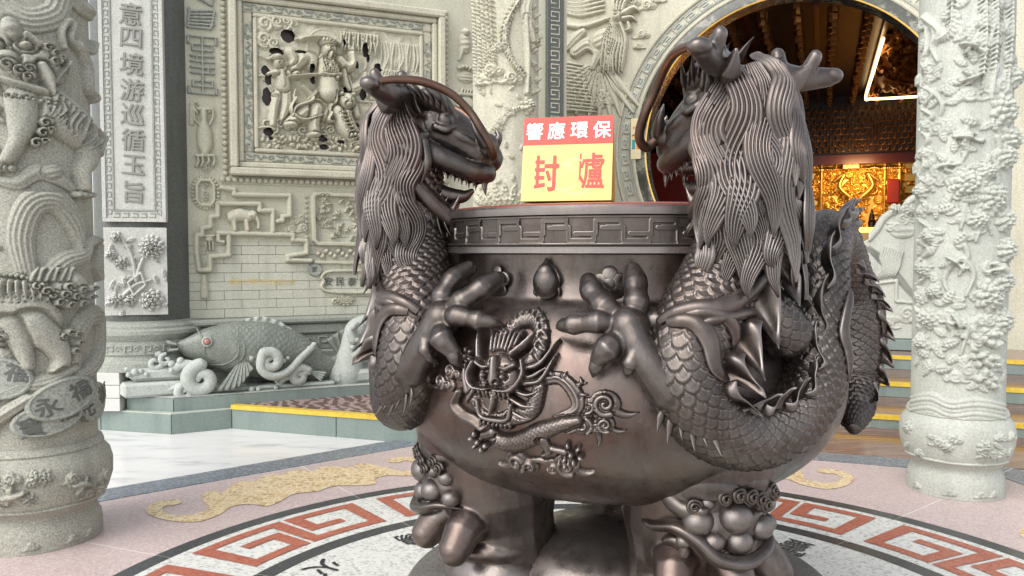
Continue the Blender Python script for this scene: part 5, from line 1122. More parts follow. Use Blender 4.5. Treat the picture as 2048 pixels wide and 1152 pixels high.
# bracket rows of the ceiling: countless tiny gilt brackets
bm = bmesh.new()
for i in range(15):
    for j in range(46):
        x = -3.0 + i * .42; y = .5 + j * .165
        if 1.35 < x < 4.0 and 2.2 < y < 6.9: continue
        zc = 4.42 - .06 * (j % 2); s_ = .05 + .02 * ((i * 7 + j * 3) % 4) / 4
        bmesh.ops.create_cube(bm, size=1, matrix=Matrix.Translation((x, y, zc)) @ Matrix.Rotation(.4 * ((j * 5) % 3), 4, 'Z') @ Matrix.Diagonal((s_ * 1.7, s_ * 1.3, .09, 1)))
        bmesh.ops.create_cube(bm, size=1, matrix=Matrix.Translation((x + .02, y, zc - .075)) @ Matrix.Diagonal((s_ * .9, s_ * .8, .07, 1)))
me = bpy.data.meshes.new('bracket_rows'); bm.to_mesh(me); bm.free(); o = link('bracket_rows', me, M['gold_dark'], room, False); tag(o, kind='stuff')
for i in range(8): rb_('ceiling_beam', -2.8 + i * .84, -2.74 + i * .84, .4, 8.8, 4.36, 4.449, mat='beam_red')
# gilded coffer with a lit tube round its edge
cf = Relief(0, 0, 2.5, 4.5, .02)
for k in range(420): cf.dome(2.5 * RNG.random(), 4.5 * RNG.random(), .05 + .08 * RNG.random(), .03 + .03 * RNG.random(), .05 + .05 * RNG.random(), RNG.random() * 3, cut=.2)
cf.build('gilded_coffer', lambda X, Y, H: np.stack([1.42 + X, 2.3 + Y, 4.40 - H], -1), M['gold_dark'], room, all_=True, flip=True)
tube('lit_tube', [(1.42, 2.0, 4.28), (1.42, 4.2, 4.28), (1.42, 6.6, 4.28), (1.52, 6.75, 4.28), (1.8, 6.8, 4.28), (2.8, 6.8, 4.28), (3.95, 6.8, 4.28)], [.022], M['led'], room, 120, 8)
# frieze of gilt figures, beam, altar
fr_ = Relief(0, 0, 7.5, .95, .014)
for r_ in range(8):
    for k in range(64):
        x_ = .06 + .116 * k + .058 * (r_ % 2); y_ = .06 + .112 * r_; g_ = .7 + .5 * RNG.random()
        fr_.dome(x_, y_, .020 * g_, .038 * g_, .06 * g_, .3 * RNG.normal()); fr_.dome(x_, y_ + .04, .014, .014, .07 * g_); fr_.stroke([(x_ - .04, y_ - .035), (x_ + .04, y_ - .035)], .008, .03, flat=True)
fr_.build('gilt_frieze', plane_map((-2.6, 7.3, 3.35), (1, 0, 0), (0, 0, 1)), M['gold_dark'], room); rb_('frieze_board', -2.6, 5.0, 7.3, 7.4, 3.3, 4.45, mat='dark_wood'); rb_('red_beam', -2.6, 5.0, 7.15, 7.42, 3.12, 3.299, mat='beam_red')
def ru(px): r = (px - 1024) / 1650; return ((9.818 + .9367 * 7.6) * r - 2.941 - .3502 * 7.6) / (.9367 + .3502 * r)
rz = lambda px, py: EYE - (py - 500) / 1650 * (9.818 + .9367 * 7.6 - .3502 * ru(px))
RQ = lambda px, py: (ru(px), rz(px, py))
al = empty('gilded_altar', (*hd(0, GD), 0), R(HEX0 - 90)); tag(al, 'lit gilded altar screen with red name board deep inside the doorway', 'altar')
ua, ub = ru(1590), ru(1840)
sc = Relief(ua, 1.5, ub, 3.15, .014); ar = np.random.default_rng(8)
for k in range(420): sc.dome(ua + (ub - ua) * ar.random(), 1.55 + 1.6 * ar.random(), .03 + .07 * ar.random(), .02 + .03 * ar.random(), .05 + .06 * ar.random(), ar.random() * 3.1, cut=.25)
for k in range(46): sc.curl(ua + (ub - ua) * ar.random(), 1.6 + 1.4 * ar.random(), .06 + .05 * ar.random(), .12, 1.3, ar.random() * 6, ar.choice((-1, 1)))
for k in range(60): sc.dome(ua + (ub - ua) * k / 60, 3.05, .02, .05, .14); 
for px in (1600, 1640, 1765, 1795, 1830): sc.stroke([RQ(px, 305), RQ(px, 440)], .05, .14, groove=(3, .03))
sc.stroke([RQ(1590, 318), RQ(1840, 318)], .03, .16, flat=True)
sc.build('gilt_screen', plane_map((0, 7.6, 0), (1, 0, 0), (0, 0, 1)), M['gold'], al, all_=True)
for dx in (-1, 1): tube('gilt_dragon', [(ru(1708) + dx * .06, 7.45, rz(1708, 400)), (ru(1708) + dx * .30, 7.42, rz(1708, 375)), (ru(1708) + dx * .22, 7.42, rz(1708, 350)), (ru(1708) + dx * .42, 7.42, rz(1708, 365))], [.05, .05, .04, .015], M['gold'], al, 40, 10)
x0, z0_ = RQ(1680, 342); x1, z1_ = RQ(1715, 330); nb = box('name_board', x0, x1, 7.36, 7.42, z0_, z1_, M['red_lacquer'], al, .01)
for i, ch in enumerate('聖神師玄'):
    me = text_mesh(ch, .085, .001); me.materials.append(M['gold']); inst('board_character', me, Matrix.Translation((x0 + (x1 - x0) * (.17 + .22 * i), 7.355, (z0_ + z1_) / 2)) @ Matrix.Rotation(R(90), 4, 'X'), nb)
x0, z0_ = RQ(1640, 463); x1, _ = RQ(1850, 463); box('altar_table', x0 - 1.2, x1, 6.6, 7.5, .38, z0_, M['dark_wood'], al, .02); box('altar_rail', x0 - .5, x1, 6.56, 6.598, z0_ - .06, z0_ + .05, M['gold'], al, .01)
for px0, px1 in ((1768, 1792), (1600, 1612)): x0, z0_ = RQ(px0, 410); x1, z1_ = RQ(px1, 362); box('red_canopy', x0, x1, 7.1, 7.35, z0_, z1_, M['red_lacquer'], al, .02)
def statue(px, py0, py1, w, mat):
    x, z0_ = RQ(px, py0); _, z1_ = RQ(px, py1); h = z1_ - z0_
    return fuse('deity_statue', [('c', [(x, 7.0, z0_ + .02), (x, 7.0, z0_ + h * .45), (x, 7.0, z0_ + h * .72)], [w, w * .8, w * .55]), ('e', (x, 7.0, z0_ + h * .86), (w * .36, w * .36, h * .13)), ('c', [(x - w * .8, 6.98, z0_ + h * .3), (x, 6.9, z0_ + h * .42), (x + w * .8, 6.98, z0_ + h * .3)], [w * .25] * 3)], .012, M[mat], al, 3)
statue(1694, 452, 398, .14, 'gold_dark'); statue(1738, 458, 420, .07, 'dark_wood'); statue(1660, 458, 425, .07, 'gold_dark')
for k in range(3): x, z0_ = RQ(1803, 390 - 24 * k); box('gilt_panel', x, x + .2, 7.38, 7.44, z0_, z0_ + .17, M['gold'], al, .02)
tb = rb_('red_table', -2.6, -.55, 3.4, 4.2, .38, 1.75, mat='red_lacquer'); rb_('red_hanging', -2.9, -.3, 5.6, 5.7, 1.9, 3.3, mat='red_lacquer'); rb_('gold_rail', -2.6, -.5, 3.36, 3.398, 1.70, 1.74, mat='gold')
def lamp(nm, loc, energy, size, rot):
    d = bpy.data.lights.new(nm, 'AREA'); d.energy = energy; d.size = size; d.color = (1.0, .62, .28); o = bpy.data.objects.new(nm, d); COL.objects.link(o); o.parent = al; o.location = loc; o.rotation_euler = rot; return o
lamp('altar_lamp', ((ua + ub) / 2, 6.5, 3.02), 11, .5, (R(50), 0, 0)); lamp('altar_lamp', ((ua + ub) / 2, 6.3, 1.75), 4, .5, (R(115), 0, 0))
# ------------------------------------------------------------------ the notice standing on the lid
sg = empty('notice_sign', (.172, 2.53, 1.597), R(-13)); tag(sg, 'red and yellow folded notice board with brush characters standing on the censer lid', 'sign')
sw, sh, sd_ = .137, .258, .055
tilt = math.atan2(sd_, sh)
def quad(nm, pts, mat): return link(nm, mesh_np(nm, np.array(pts, float), np.array([range(len(pts))])), mat, sg, False)
F0 = lambda x, t, e=0.0: (x, -sd_ * (1 - t) - e, sh * t)
split = .665
sheet_th = .003
for nm, t0, t1, m_ in (('yellow_field', 0, split, 'sign_yellow'), ('red_band', split, 1, 'sign_red')): quad(nm, [F0(-sw, t0), F0(sw, t0), F0(sw, t1), F0(-sw, t1)], M[m_])
quad('back_panel', [(sw, sd_, 0), (-sw, sd_, 0), (-sw, 0, sh), (sw, 0, sh)], M['sign_edge'])
for s in (-1, 1): quad('side_panel', [(s * (sw - .001), -sd_, 0), (s * (sw - .001), sd_, 0), (s * (sw - .001), 0, sh)][::s], M['sign_edge'])
quad('bottom_panel', [(-sw, -sd_, .001), (-sw, sd_, .001), (sw, sd_, .001), (sw, -sd_, .001)], M['sign_edge'])
def sign_char(ch, x, t, size, mat, bold, sx=1, sy=1, shear=.06):
    me = text_mesh(ch, size, .0002, bold); me.materials.append(M[mat]); p = F0(x, t, .0008)
    return inst('sign_character', me, Matrix.Translation(p) @ Matrix.Rotation(R(90) - tilt, 4, 'X') @ Matrix(((sx, shear, 0, 0), (.03, sy, 0, 0), (0, 0, 1, 0), (0, 0, 0, 1))), sg)
for ch, x in zip('響應環保', (-.103, -.036, .034, .103)): sign_char(ch, x, .835, .056, 'white', .0010)
sign_char('封', -.068, .33, .098, 'sign_red', .0018, .95, 1.2); sign_char('爐', .068, .35, .098, 'sign_red', .0012, .98, 1.2)
for k in range(5):
    t = np.linspace(0, 2.4, 24); rr0 = .02 + .012 * k
    pts = [F0(.0 + .03 * math.sin(k * 2) + rr0 * math.cos(q_ + k), .36 + (rr0 * 1.1 * math.sin(q_ + k)) / sh, .0003) for q_ in t]; inn = [F0(.0 + .03 * math.sin(k * 2) + (rr0 - .003) * math.cos(q_ + k), .36 + ((rr0 - .003) * 1.1 * math.sin(q_ + k)) / sh, .0003) for q_ in t]
    V = np.stack([np.array(pts), np.array(inn)], 1); grid_obj('printed_swirl', V, M['sign_faint'], sg, smooth=False)
# ------------------------------------------------------------------ the bronze censer
cen = empty('incense_burner', (CX, CY, 0), R(243 - 270)); tag(cen, 'huge dark bronze incense burner with two climbing dragons on lion legs', 'incense burner')
def cy(a, r, z): a = R(a); return (r * math.sin(a), -r * math.cos(a), z)
def cyv(arr): arr = np.asarray(arr, float); a = np.radians(arr[:, 0]); return np.stack([arr[:, 1] * np.sin(a), -arr[:, 1] * np.cos(a), arr[:, 2]], -1)
prof = [(.0, .655), (.30, .655), (.45, .662), (.58, .70), (.68, .775), (.745, .865), (.775, .97), (.77, 1.08), (.74, 1.17), (.69, 1.245), (.645, 1.287), (.622, 1.305), (.612, 1.33), (.606, 1.37), (.61, 1.436)]
PR = spline(prof[1:11], 60); PR = np.vstack([[(.0, .655)], PR, spline([(.645, 1.287), (.622, 1.305), (.612, 1.33), (.606, 1.37), (.61, 1.436)], 14)[1:]])
def bowl_r(z): return np.interp(z, PR[8:, 1], PR[8:, 0])
lathe('bowl', PR, M['bronze_bowl'], cen, 160)
# rim band with squared key pattern standing proud of its ground
RB = .646; circ = 2 * math.pi * RB
rim = lathe('rim', [(.60, 1.437), (RB + .001, 1.437), (RB + .006, 1.441), (RB + .006, 1.459), (RB, 1.463), (RB, 1.548), (RB + .006, 1.552), (RB + .007, 1.572), (RB + .002, 1.579), (.60, 1.579)], M['bronze'], cen, 160); sharp(rim)
nk = 26; ku = circ / nk
rk = Relief(0, 0, ku, .085, .0021)
for yy in (.0035, .0815): rk.stroke([(0, yy), (ku, yy)], .0035, .007, flat=True, smooth=False)
for sg, x0 in ((1, 0), (-1, ku / 2)):
    f = lambda y: y if sg > 0 else .085 - y
    rk.stroke([(x0 + .0, f(.014)), (x0 + ku * .47, f(.014)), (x0 + ku * .47, f(.034)), (x0 + ku * .12, f(.034))],   .0086, .006, flat=True, smooth=False)
    rk.stroke([(x0 + .0, f(.014)), (x0 + .0, f(.052)), (x0 - ku * .3, f(.052))],   .0086, .006, flat=True, smooth=False)
    rk.stroke([(x0 + ku, f(.014)), (x0 + ku, f(.052)), (x0 + ku - ku * .3, f(.052))],   .0086, .006, flat=True, smooth=False)
ko = rk.build('key_relief', cyl_map(RB - .0005, 0), M['bronze'], cen); kme = ko.data; ko.location = (0, 0, 1.463)
for k in range(1, nk): inst('key_relief', kme, Matrix.Translation((0, 0, 1.463)) @ Matrix.Rotation(2 * math.pi * k / nk, 4, 'Z'), cen)
lathe('lid', [(0, 1.603), (.30, 1.601), (.52, 1.594), (.60, 1.588), (.632, 1.582), (.634, 1.5745), (.55, 1.57)], M['lid_red'], cen, 128)
# bud and two plum blossoms on the neck
def on_bowl(a, z, out=0.0): return Vector(cy(a, float(bowl_r(z)) + out, z)), Vector(cy(a, 1, 0))
bud = fuse('flower_bud', [('e', (0, 0, 0), (.037, .03, .040)), ('c', [(0, 0, .02), (0, -.004, .056)], [.026, .004])], .003, M['bronze'], cen, 3)
p, n = on_bowl(0, 1.355, .02); bud.matrix_basis = basis(p, Vector((0, 0, 1)).cross(n) * -1, Vector((0, 0, 1))) @ Matrix.Diagonal((1.12, 1.1, 1.25, 1))
bl = blade_mesh('bud_leaf', .05, .017, .006, -.5); bl.materials.append(M['bronze'])
for k in range(12):
    q = math.radians(-80 + (27 if k < 7 else 36) * (k if k < 7 else k - 7)); hz_ = -.03 if k < 7 else -.002; inst('bud_leaf', bl, basis((math.sin(q) * .034, -.027 + .014 * abs(math.sin(q)), hz_), (math.sin(q) * .12, -.12, 1), (math.sin(q), -math.cos(q), 0)) @ Matrix.Diagonal((.9, 1, 1.4, 1)), bud)
pt = fuse('petal', [('e', (0, 0, 0), (.024, .006, .024))], .0028, M['bronze'], None, 2); petal_me = pt.data; bpy.data.objects.remove(pt)
for a in (-17.3, 17.3):
    p, n = on_bowl(a, 1.352, .014); root = fuse('plum_blossom', [('e', (0, -.01, 0), (.016, .016, .016)), ('e', (0, .004, 0), (.022, .008, .022))], .0028, M['bronze'], cen, 2)
    root.matrix_basis = basis(p, Vector((0, 0, 1)).cross(n) * -1, Vector((0, 0, 1)))
    for k in range(5):
        t = R(90 + 72 * k); inst('petal', petal_me, Matrix.Translation((.031 * math.cos(t), 0, .031 * math.sin(t))) @ Matrix.Rotation(R(18), 4, (math.sin(t), 0, -math.cos(t))), root)
# ---- relief dragon with clouds on the front
rd = Relief(-.36, -.26, .34, .26, .0025)
def q(cx, cy_): px, py = 840 + cx * .382, 540 + cy_ * .382; return ((px - 1063) * .00159, (800 - py) * .0015)
def qs(*pts): return [q(*p) for p in pts]
U = .382 * .00155
for sg, c, r, s in (((175, 592), 0, 36, 1), ((112, 655), 0, 38, 1), ((985, 690), 0, 52, -1), ((890, 795), 0, 42, 1), ((985, 790), 0, 34, -1), ((545, 1030), 0, 46, 1), ((800, 1020), 0, 46, -1)):
    rd.cloud(*q(*sg), r * U, .026, s)
rd.stroke(qs((940, 800), (960, 870), (950, 915)), [20 * U, 14 * U, 2 * U], .012); rd.stroke(qs((600, 1020), (680, 1015), (740, 1060), (800, 1050)), [16 * U, 20 * U, 12 * U], .012)
rd.over = True
rd.stroke(qs((480, 470), (470, 380), (520, 310), (600, 300), (655, 360), (665, 450), (610, 540)), [34 * U, 44 * U, 46 * U, 44 * U, 38 * U], .030, scales=(.0075, .007), cut=.15)
for k in range(12):
    t = k / 11; a = math.pi * (1.05 - 1.25 * t); rd.stroke(qs((575 + 95 * math.cos(a), 400 - 120 * math.sin(a)), (575 + 135 * math.cos(a - .1), 400 - 158 * math.sin(a - .1))), [11 * U, 2 * U], .020)
rd.stroke(qs((690, 590), (780, 575), (850, 640), (860, 720), (760, 770)), [30 * U, 34 * U, 40 * U, 34 * U, 14 * U], .022, groove=(3, .004), cut=.2)
for a in ((870, 600, 905, 590), (885, 650, 915, 650), (880, 590, 870, 560), (830, 780, 830, 825), (860, 770, 875, 815), (790, 775, 785, 815), (740, 560, 735, 530), (700, 560, 690, 535), (800, 565, 812, 540)): rd.stroke(qs(a[:2], a[2:]), [14 * U, 2 * U], .018)
rd.stroke(qs((870, 770), (790, 800), (690, 850), (600, 905), (500, 925), (420, 890)), [26 * U, 40 * U, 50 * U, 50 * U, 46 * U, 36 * U], .034, scales=(.0065, .006), cut=.15)
rd.stroke(qs((250, 690), (215, 760), (260, 810), (350, 840), (440, 900)), [22 * U, 34 * U, 40 * U, 38 * U, 30 * U], .030, groove=(2, .004), cut=.15)
rd.stroke(qs((320, 600), (330, 690), (420, 760), (540, 785), (650, 740), (690, 620)), [30 * U, 46 * U, 52 * U, 50 * U, 46 * U, 34 * U], .030, scales=(.007, .006), cut=.15)
for cx, c_, r0 in ((262, 512, 34), (345, 945, 44), (830, 950, 46)):
    for k in range(6): t = 2 * math.pi * k / 6 + .3; rd.dome(*q(cx + r0 * math.cos(t), c_ + r0 * math.sin(t)), 21 * U, 14 * U, .028, -t, cut=.2)
    rd.dome(*q(cx, c_), 18 * U, 18 * U, .030)
rd.stroke(qs((270, 550), (280, 620), (300, 680)), [14 * U, 20 * U, 26 * U], .024); rd.stroke(qs((390, 900), (440, 880)), [26 * U, 30 * U], .026); rd.stroke(qs((700, 890), (720, 950), (690, 970)), [28 * U, 22 * U, 8 * U], .020); rd.stroke(qs((740, 930), (800, 945)), [16 * U, 22 * U], .020)
q0_, U0_ = q, U
def q(cx, cy_): return q0_(480 + (cx - 480) * 1.3, 640 + (cy_ - 640) * 1.3)
U = U0_ * 1.3
for x0, y0, x1, y1, x2, y2 in ((545, 640, 600, 660, 650, 640), (545, 680, 590, 700, 640, 700), (540, 720, 580, 740, 620, 750), (570, 600, 620, 590, 690, 540), (560, 570, 640, 545, 700, 450), (400, 640, 370, 690, 350, 720), (590, 620, 650, 600, 700, 500)):
    rd.stroke(qs((x0, y0), (x1, y1), (x2, y2)), [12 * U, 12 * U, 2 * U], .036)
for k in range(7): x = 445 + 14 * k; rd.stroke(qs((x, 520), (x + 4 * (k - 3), 470), (x + 7 * (k - 3), 425)), [9 * U, 9 * U, 2 * U], .040)
rd.dome(*q(480, 600), 92 * U, 88 * U, .044, p=.4); rd.stroke(qs((395, 540), (372, 470), (362, 420)), [16 * U, 15 * U, 8 * U], .046); rd.stroke(qs((530, 520), (575, 480), (605, 445)), [16 * U, 15 * U, 7 * U], .046)
rd.stroke(qs((470, 545), (475, 590), (475, 620)), [22 * U, 26 * U, 36 * U], .054); rd.stroke(qs((395, 560), (430, 575), (455, 572)), [14 * U, 13 * U, 6 * U], .053); rd.stroke(qs((555, 560), (525, 575), (500, 572)), [14 * U, 13 * U, 6 * U], .053)
for x in (436, 516): rd.dome(*q(x, 603), 17 * U, 14 * U, .056)
for x in (452, 500): rd.dome(*q(x, 628), 17 * U, 13 * U, .060)
rd.stroke(qs((385, 560), (370, 610), (400, 650), (475, 655), (550, 645), (590, 590), (580, 540)), [8 * U, 11 * U, 13 * U, 15 * U, 13 * U, 11 * U, 7 * U], .056)
W_ = (rd.X - q(470, 0)[0]) ** 2 / (62 * U) ** 2 + (rd.Y - q(0, 700)[1]) ** 2 / (42 * U) ** 2 < 1; rd.H[W_] = .016
rd.stroke(qs((470, 665), (472, 700), (463, 738)), [17 * U, 17 * U, 10 * U], .040)
for k in range(8): x = 415 + 17 * k; rd.stroke(qs((x, 662), (x, 684)), [7 * U, 1.5 * U], .040); rd.stroke(qs((x, 768), (x + 2, 738)), [7 * U, 1.5 * U], .038); rd.stroke(qs((x, 760), (x - 3 + k, 800)), [9 * U, 2 * U], .034)
rd.stroke(qs((405, 700), (420, 755), (475, 765), (530, 755), (545, 700)), [10 * U, 13 * U, 14 * U, 13 * U, 10 * U], .036)
rd.relax(1)
def bowl_map(X, Y, H):
    a = X / .77 + R(-1.0); z = 1.04 + Y * .947; r = bowl_r(z); dz = 1e-3; s = (bowl_r(z + dz) - bowl_r(z - dz)) / (2 * dz); c = 1 / np.sqrt(1 + s * s)
    r2 = r + H * c; z2 = z - H * s * c; return np.stack([r2 * np.sin(a), -r2 * np.cos(a), z2], -1)
rd.build('relief_dragon', bowl_map, M['bronze'], cen, sink=.006)
# ---- one climbing dragon, built on the right, mirrored to the left
body_c = [(46, .725, 1.86), (46, .74, 1.72), (46, .745, 1.58), (45, .745, 1.47), (41.5, .75, 1.37), (36.5, .772, 1.27), (33, .798, 1.17), (33.5, .81, 1.075), (38.5, .80, .985), (47, .79, .945), (56, .797, .975), (62, .808, 1.07), (64, .797, 1.19), (67, .775, 1.32), (75, .73, 1.44), (92, .70, 1.49), (108, .745, 1.44), (118, .82, 1.32), (121, .865, 1.20), (122, .88, 1.08), (121, .875, .96), (115, .845, .88), (106, .81, .83)]
body_r = [.075, .090, .098, .104, .110, .113, .110, .104, .098, .092, .088, .086, .085, .085, .085, .086, .092, .10, .106, .104, .094, .07, .015]
NB = 640; BP = cyv(spline(body_c, NB)); 
Bsm = BP.copy()
for _ in range(6): Bsm[1:-1] = .25 * Bsm[:-2] + .5 * Bsm[1:-1] + .25 * Bsm[2:]
BP = Bsm; BR = np.interp(np.linspace(0, 1, NB), np.linspace(0, 1, len(body_r)), body_r)
Bref = unit(BP * np.array([1, 1, 0]))
ncol = 16
def sc_disp(L, ph, rr):
    u = L / .0205; v = ph / (2 * np.pi) * 2 * ncol
    return (scale_h(u, v) - .5) * .015
G = tube_grid(BP, BR, 230, Bref, sc_disp); G = np.concatenate([G, np.repeat(BP[-1:, None], 230, 1)], 0)
dragon = grid_obj('dragon', G, M['bronze'], cen, wv=True, flip=True)
dragon['label'] = 'dragon with combed mane clinging to the bowl, foreleg reaching to a plum blossom'
Tb, Nb, Bb = frames(BP, Bref); Lb = np.concatenate([[0], np.cumsum(np.linalg.norm(np.diff(BP, axis=0), axis=1))])
def frill(nm, i0, i1, phi, h0, h1, per, lean=.5, th=.006, base=.85):
    idx = np.arange(i0, i1); ph = R(phi); D = np.cos(ph) * Nb[idx] + np.sin(ph) * Bb[idx]; S = -np.sin(ph) * Nb[idx] + np.cos(ph) * Bb[idx]
    L = Lb[idx] - Lb[idx[0]]; s = (L / per) % 1.0; env = np.minimum(1, np.minimum(np.arange(len(idx)) / 22, (len(idx) - 1 - np.arange(len(idx))) / 40))
    h = (h0 + h1 * s ** 1.25) * (.25 + .75 * env); m = 9; v = np.linspace(0, 1, m)
    curlv = .022 * np.sin(v * 2.6)[None] * np.sin(L / per * 2 * np.pi)[:, None]
    rib = .0035 * np.cos((s[:, None] - .2 * v[None]) * 2 * np.pi * 2) * v[None]
    A = BP[idx][:, None] + D[:, None] * (BR[idx] * base)[:, None, None] + D[:, None] * (h[:, None] * v[None])[..., None] + Tb[idx][:, None] * (lean * (h1 * s ** 1.25)[:, None] * v[None] ** 1.5)[..., None] + S[:, None] * (curlv + rib)[..., None]
    tt = th * (1 - .7 * v)[None, :, None]
    Gf = np.concatenate([A + S[:, None] * tt, (A - S[:, None] * tt)[:, ::-1]], 1)
    return grid_obj(nm, Gf, M['bronze'], dragon, wv=True, flip=True)
fi = lambda k: int(k / (len(body_c) - 1) * (NB - 1))
frill('dorsal_frill', fi(2.4), fi(8.0), -44, .06, .07, .125, .9)
frill('dorsal_frill', fi(7.8), fi(12.2), -52, .045, .045, .11, .8)
frill('dorsal_frill', fi(12.0), fi(21), -50, .045, .045, .11, .8)
frill('side_frill', fi(15.5), fi(21.2), 42, .03, .035, .10, .8)
# smooth belly plates band along the neck inside edge
# ---- head (x forward, y left, z up)
hp = []
for s in (-1, 1):
    hp += [('c', [(-.03, s * .055, .10), (.05, s * .075, .115), (.11, s * .07, .095), (.15, s * .05, .06)], [.024, .034, .03, .014]), ('e', (.115, s * .072, .055), (.032, .022, .026)), ('c', [(.085, s * .085, .03), (.125, s * .085, .025), (.155, s * .07, .04)], [.012, .013, .008]),
           ('c', [(.05, s * .085, -.045), (.15, s * .082, -.07), (.24, s * .062, -.092), (.29, s * .03, -.088)], [.036, .032, .029, .026]), ('e', (.275, s * .042, -.005), (.042, .034, .040)), ('c', [(.27, s * .065, .0), (.235, s * .09, .03), (.21, s * .095, .06)], [.022, .014, .004]),
           ('c', [(.12, s * .055, .03), (.19, s * .06, .01), (.25, s * .05, -.01)], [.024, .02, .014]), ('e', (.0, s * .09, -.035), (.07, .04, .06)), ('c', [(-.03, s * .085, -.10), (.07, s * .07, -.185), (.165, s * .042, -.245)], [.05, .036, .028]),
           ('c', [(.27, s * .04, -.09), (.285, s * .042, -.155)], [.016, .003]), ('c', [(.17, s * .04, -.235), (.195, s * .046, -.17)], [.014, .003]), ('c', [(.055, s * .11, -.03), (.075, s * .125, -.09), (.06, s * .12, -.155)], [.022, .02, .003]),
           ('c', [(.06, s * .10, .0), (.02, s * .118, -.02), (.03, s * .12, -.06), (.07, s * .108, -.055)], [.012, .014, .013, .006]), ('c', [(-.01, s * .10, -.13), (-.06, s * .115, -.11), (-.09, s * .12, -.06)], [.018, .018, .005]), ('c', [(.06, s * .08, -.20), (-.02, s * .105, -.175), (-.07, s * .115, -.14)], [.014, .018, .005])]
    hp += [('c', [(.15 + .028 * k, s * .012, .075 - .017 * k), (.158 + .028 * k, s * .05, .05 - .016 * k)], [.013, .006]) for k in range(4)]
    for k in range(6): hp.append(('c', [(.10 + .028 * k, s * (.082 - .005 * k), -.075 - .006 * k), (.105 + .028 * k, s * (.078 - .005 * k), -.112 - .007 * k)], [.010, .002])); hp.append(('c', [(.05 + .022 * k, s * (.072 - .006 * k), -.155 - .014 * k), (.068 + .022 * k, s * (.07 - .006 * k), -.118 - .014 * k)], [.009, .002]))
hp += [('e', (-.02, 0, .0), (.12, .10, .11)), ('e', (.03, 0, .085), (.08, .06, .05)), ('c', [(.07, 0, .04), (.17, 0, .01), (.25, 0, -.03), (.29, 0, -.04)], [.088, .074, .062, .045]), ('c', [(-.05, 0, -.08), (.03, 0, -.155), (.10, 0, -.21), (.175, 0, -.255)], [.095, .06, .045, .034]),
       ('c', [(.03, 0, -.12), (.12, 0, -.165), (.20, 0, -.17), (.235, 0, -.15)], [.03, .028, .022, .010]), ('c', [(.295, 0, .0), (.31, 0, .03), (.295, 0, .055)], [.02, .015, .004]), ('e', (-.08, 0, -.06), (.08, .09, .10)), ('c', [(.18, 0, -.26), (.215, 0, -.285), (.235, 0, -.275)], [.024, .016, .004])]
head = fuse('head', hp, .0042, M['bronze'], dragon, 2)
HO = Vector(cy(46, .742, 1.825)); fw = Vector(cy(46 + 18, -1, 0)); fw = (fw + Vector((0, 0, -.12))).normalized()
HM = basis(HO, fw, Vector((0, 0, 1))) @ Matrix.Diagonal((.90, 1.0, 1.04, 1)); head.matrix_basis = HM
def hsub(o): o.matrix_basis = HM @ o.matrix_basis; return o
sp = blade_mesh('cheek_spike', .13, .026, .008, .25); sp.materials.append(M['bronze'])
sp2 = blade_mesh('beard_spike', .085, .018, .007, .25); sp2.materials.append(M['bronze'])
sp3 = blade_mesh('brow_spike', .085, .016, .008, -.25); sp3.materials.append(M['bronze'])
for m_ in (sp, sp2, sp3): m_.polygons.foreach_set('use_smooth', np.full(len(m_.polygons), True))
for s in (-1, 1):
    for k in range(8):
        f = k / 7; o = (.03 - .05 * f, s * (.092 + .012 * math.sin(3 * f)), .06 - .24 * f)
        inst('cheek_spike', sp, HM @ basis(o, (-.62, s * (.72 - .1 * (k % 2)), .55 - 1.0 * f), (0, s * .5, 1)) @ Matrix.Diagonal((.58 + .12 * (k % 2), 1.2, 1, 1)), dragon)
    for k in range(9):
        f = k / 8; inst('beard_spike', sp2, HM @ basis((-.03 + .20 * f, s * (.085 - .05 * f), -.15 - .115 * f), (.35 - .7 * (1 - f), s * .5, -.75), (1, 0, 0)) @ Matrix.Diagonal((1.1 - .25 * (k % 2), 1, 1, 1)), dragon)
    for k in range(8):
        f = k / 7; inst('brow_spike', sp3, HM @ basis((-.03 + .15 * f, s * (.085 + .01 * math.sin(3 * f)), .12 - .035 * f), (-.45 + .25 * f, s * .6, .62), (1, 0, 0)) @ Matrix.Diagonal((.7 + .35 * (k % 2), 1, 1, 1)), dragon)
    ear = fuse('ear', [('c', [(-.03, s * .085, .055), (-.09, s * .135, .075), (-.135, s * .16, .11)], [.016, .03, .006])], .004, M['bronze'], dragon, 3); ear.matrix_basis = HM
    horn = fuse('horn', [('c', [(-.01, s * .05, .075), (-.045, s * .11, .10), (-.075, s * .19, .095), (-.115, s * .275, .10)], [.044, .038, .034, .026]), ('c', [(-.055, s * .125, .105), (-.045, s * .135, .16)], [.026, .021]), ('c', [(-.085, s * .20, .10), (-.125, s * .205, .145)], [.024, .019]), ('e', (-.12, s * .285, .103), (.034, .034, .022))], .0045, M['bronze'], dragon, 4); horn.matrix_basis = HM
    wk = tube('whisker', [(.285, s * .06, -.02), (.305, s * .09, -.04), (.295, s * .125, -.015), (.25, s * .14, .035), (.20, s * .14, .085), (.13, s * .165, .125), (.04, s * .21, .14), (-.05, s * .245, .13), (-.11, s * .27, .11)], [.014, .015, .0145, .014, .013, .013, .013, .012, .010], M['bronze_brown'], dragon, 70, 12); wk.matrix_basis = HM
for k in range(7): inst('crest_spike', sp3, HM @ basis((.0 + .035 * k, 0, .13 - .017 * k), (-.55, 0, .8), (1, 0, 0)) @ Matrix.Diagonal((1.0 - .05 * k,) * 3 + (1,)), dragon)
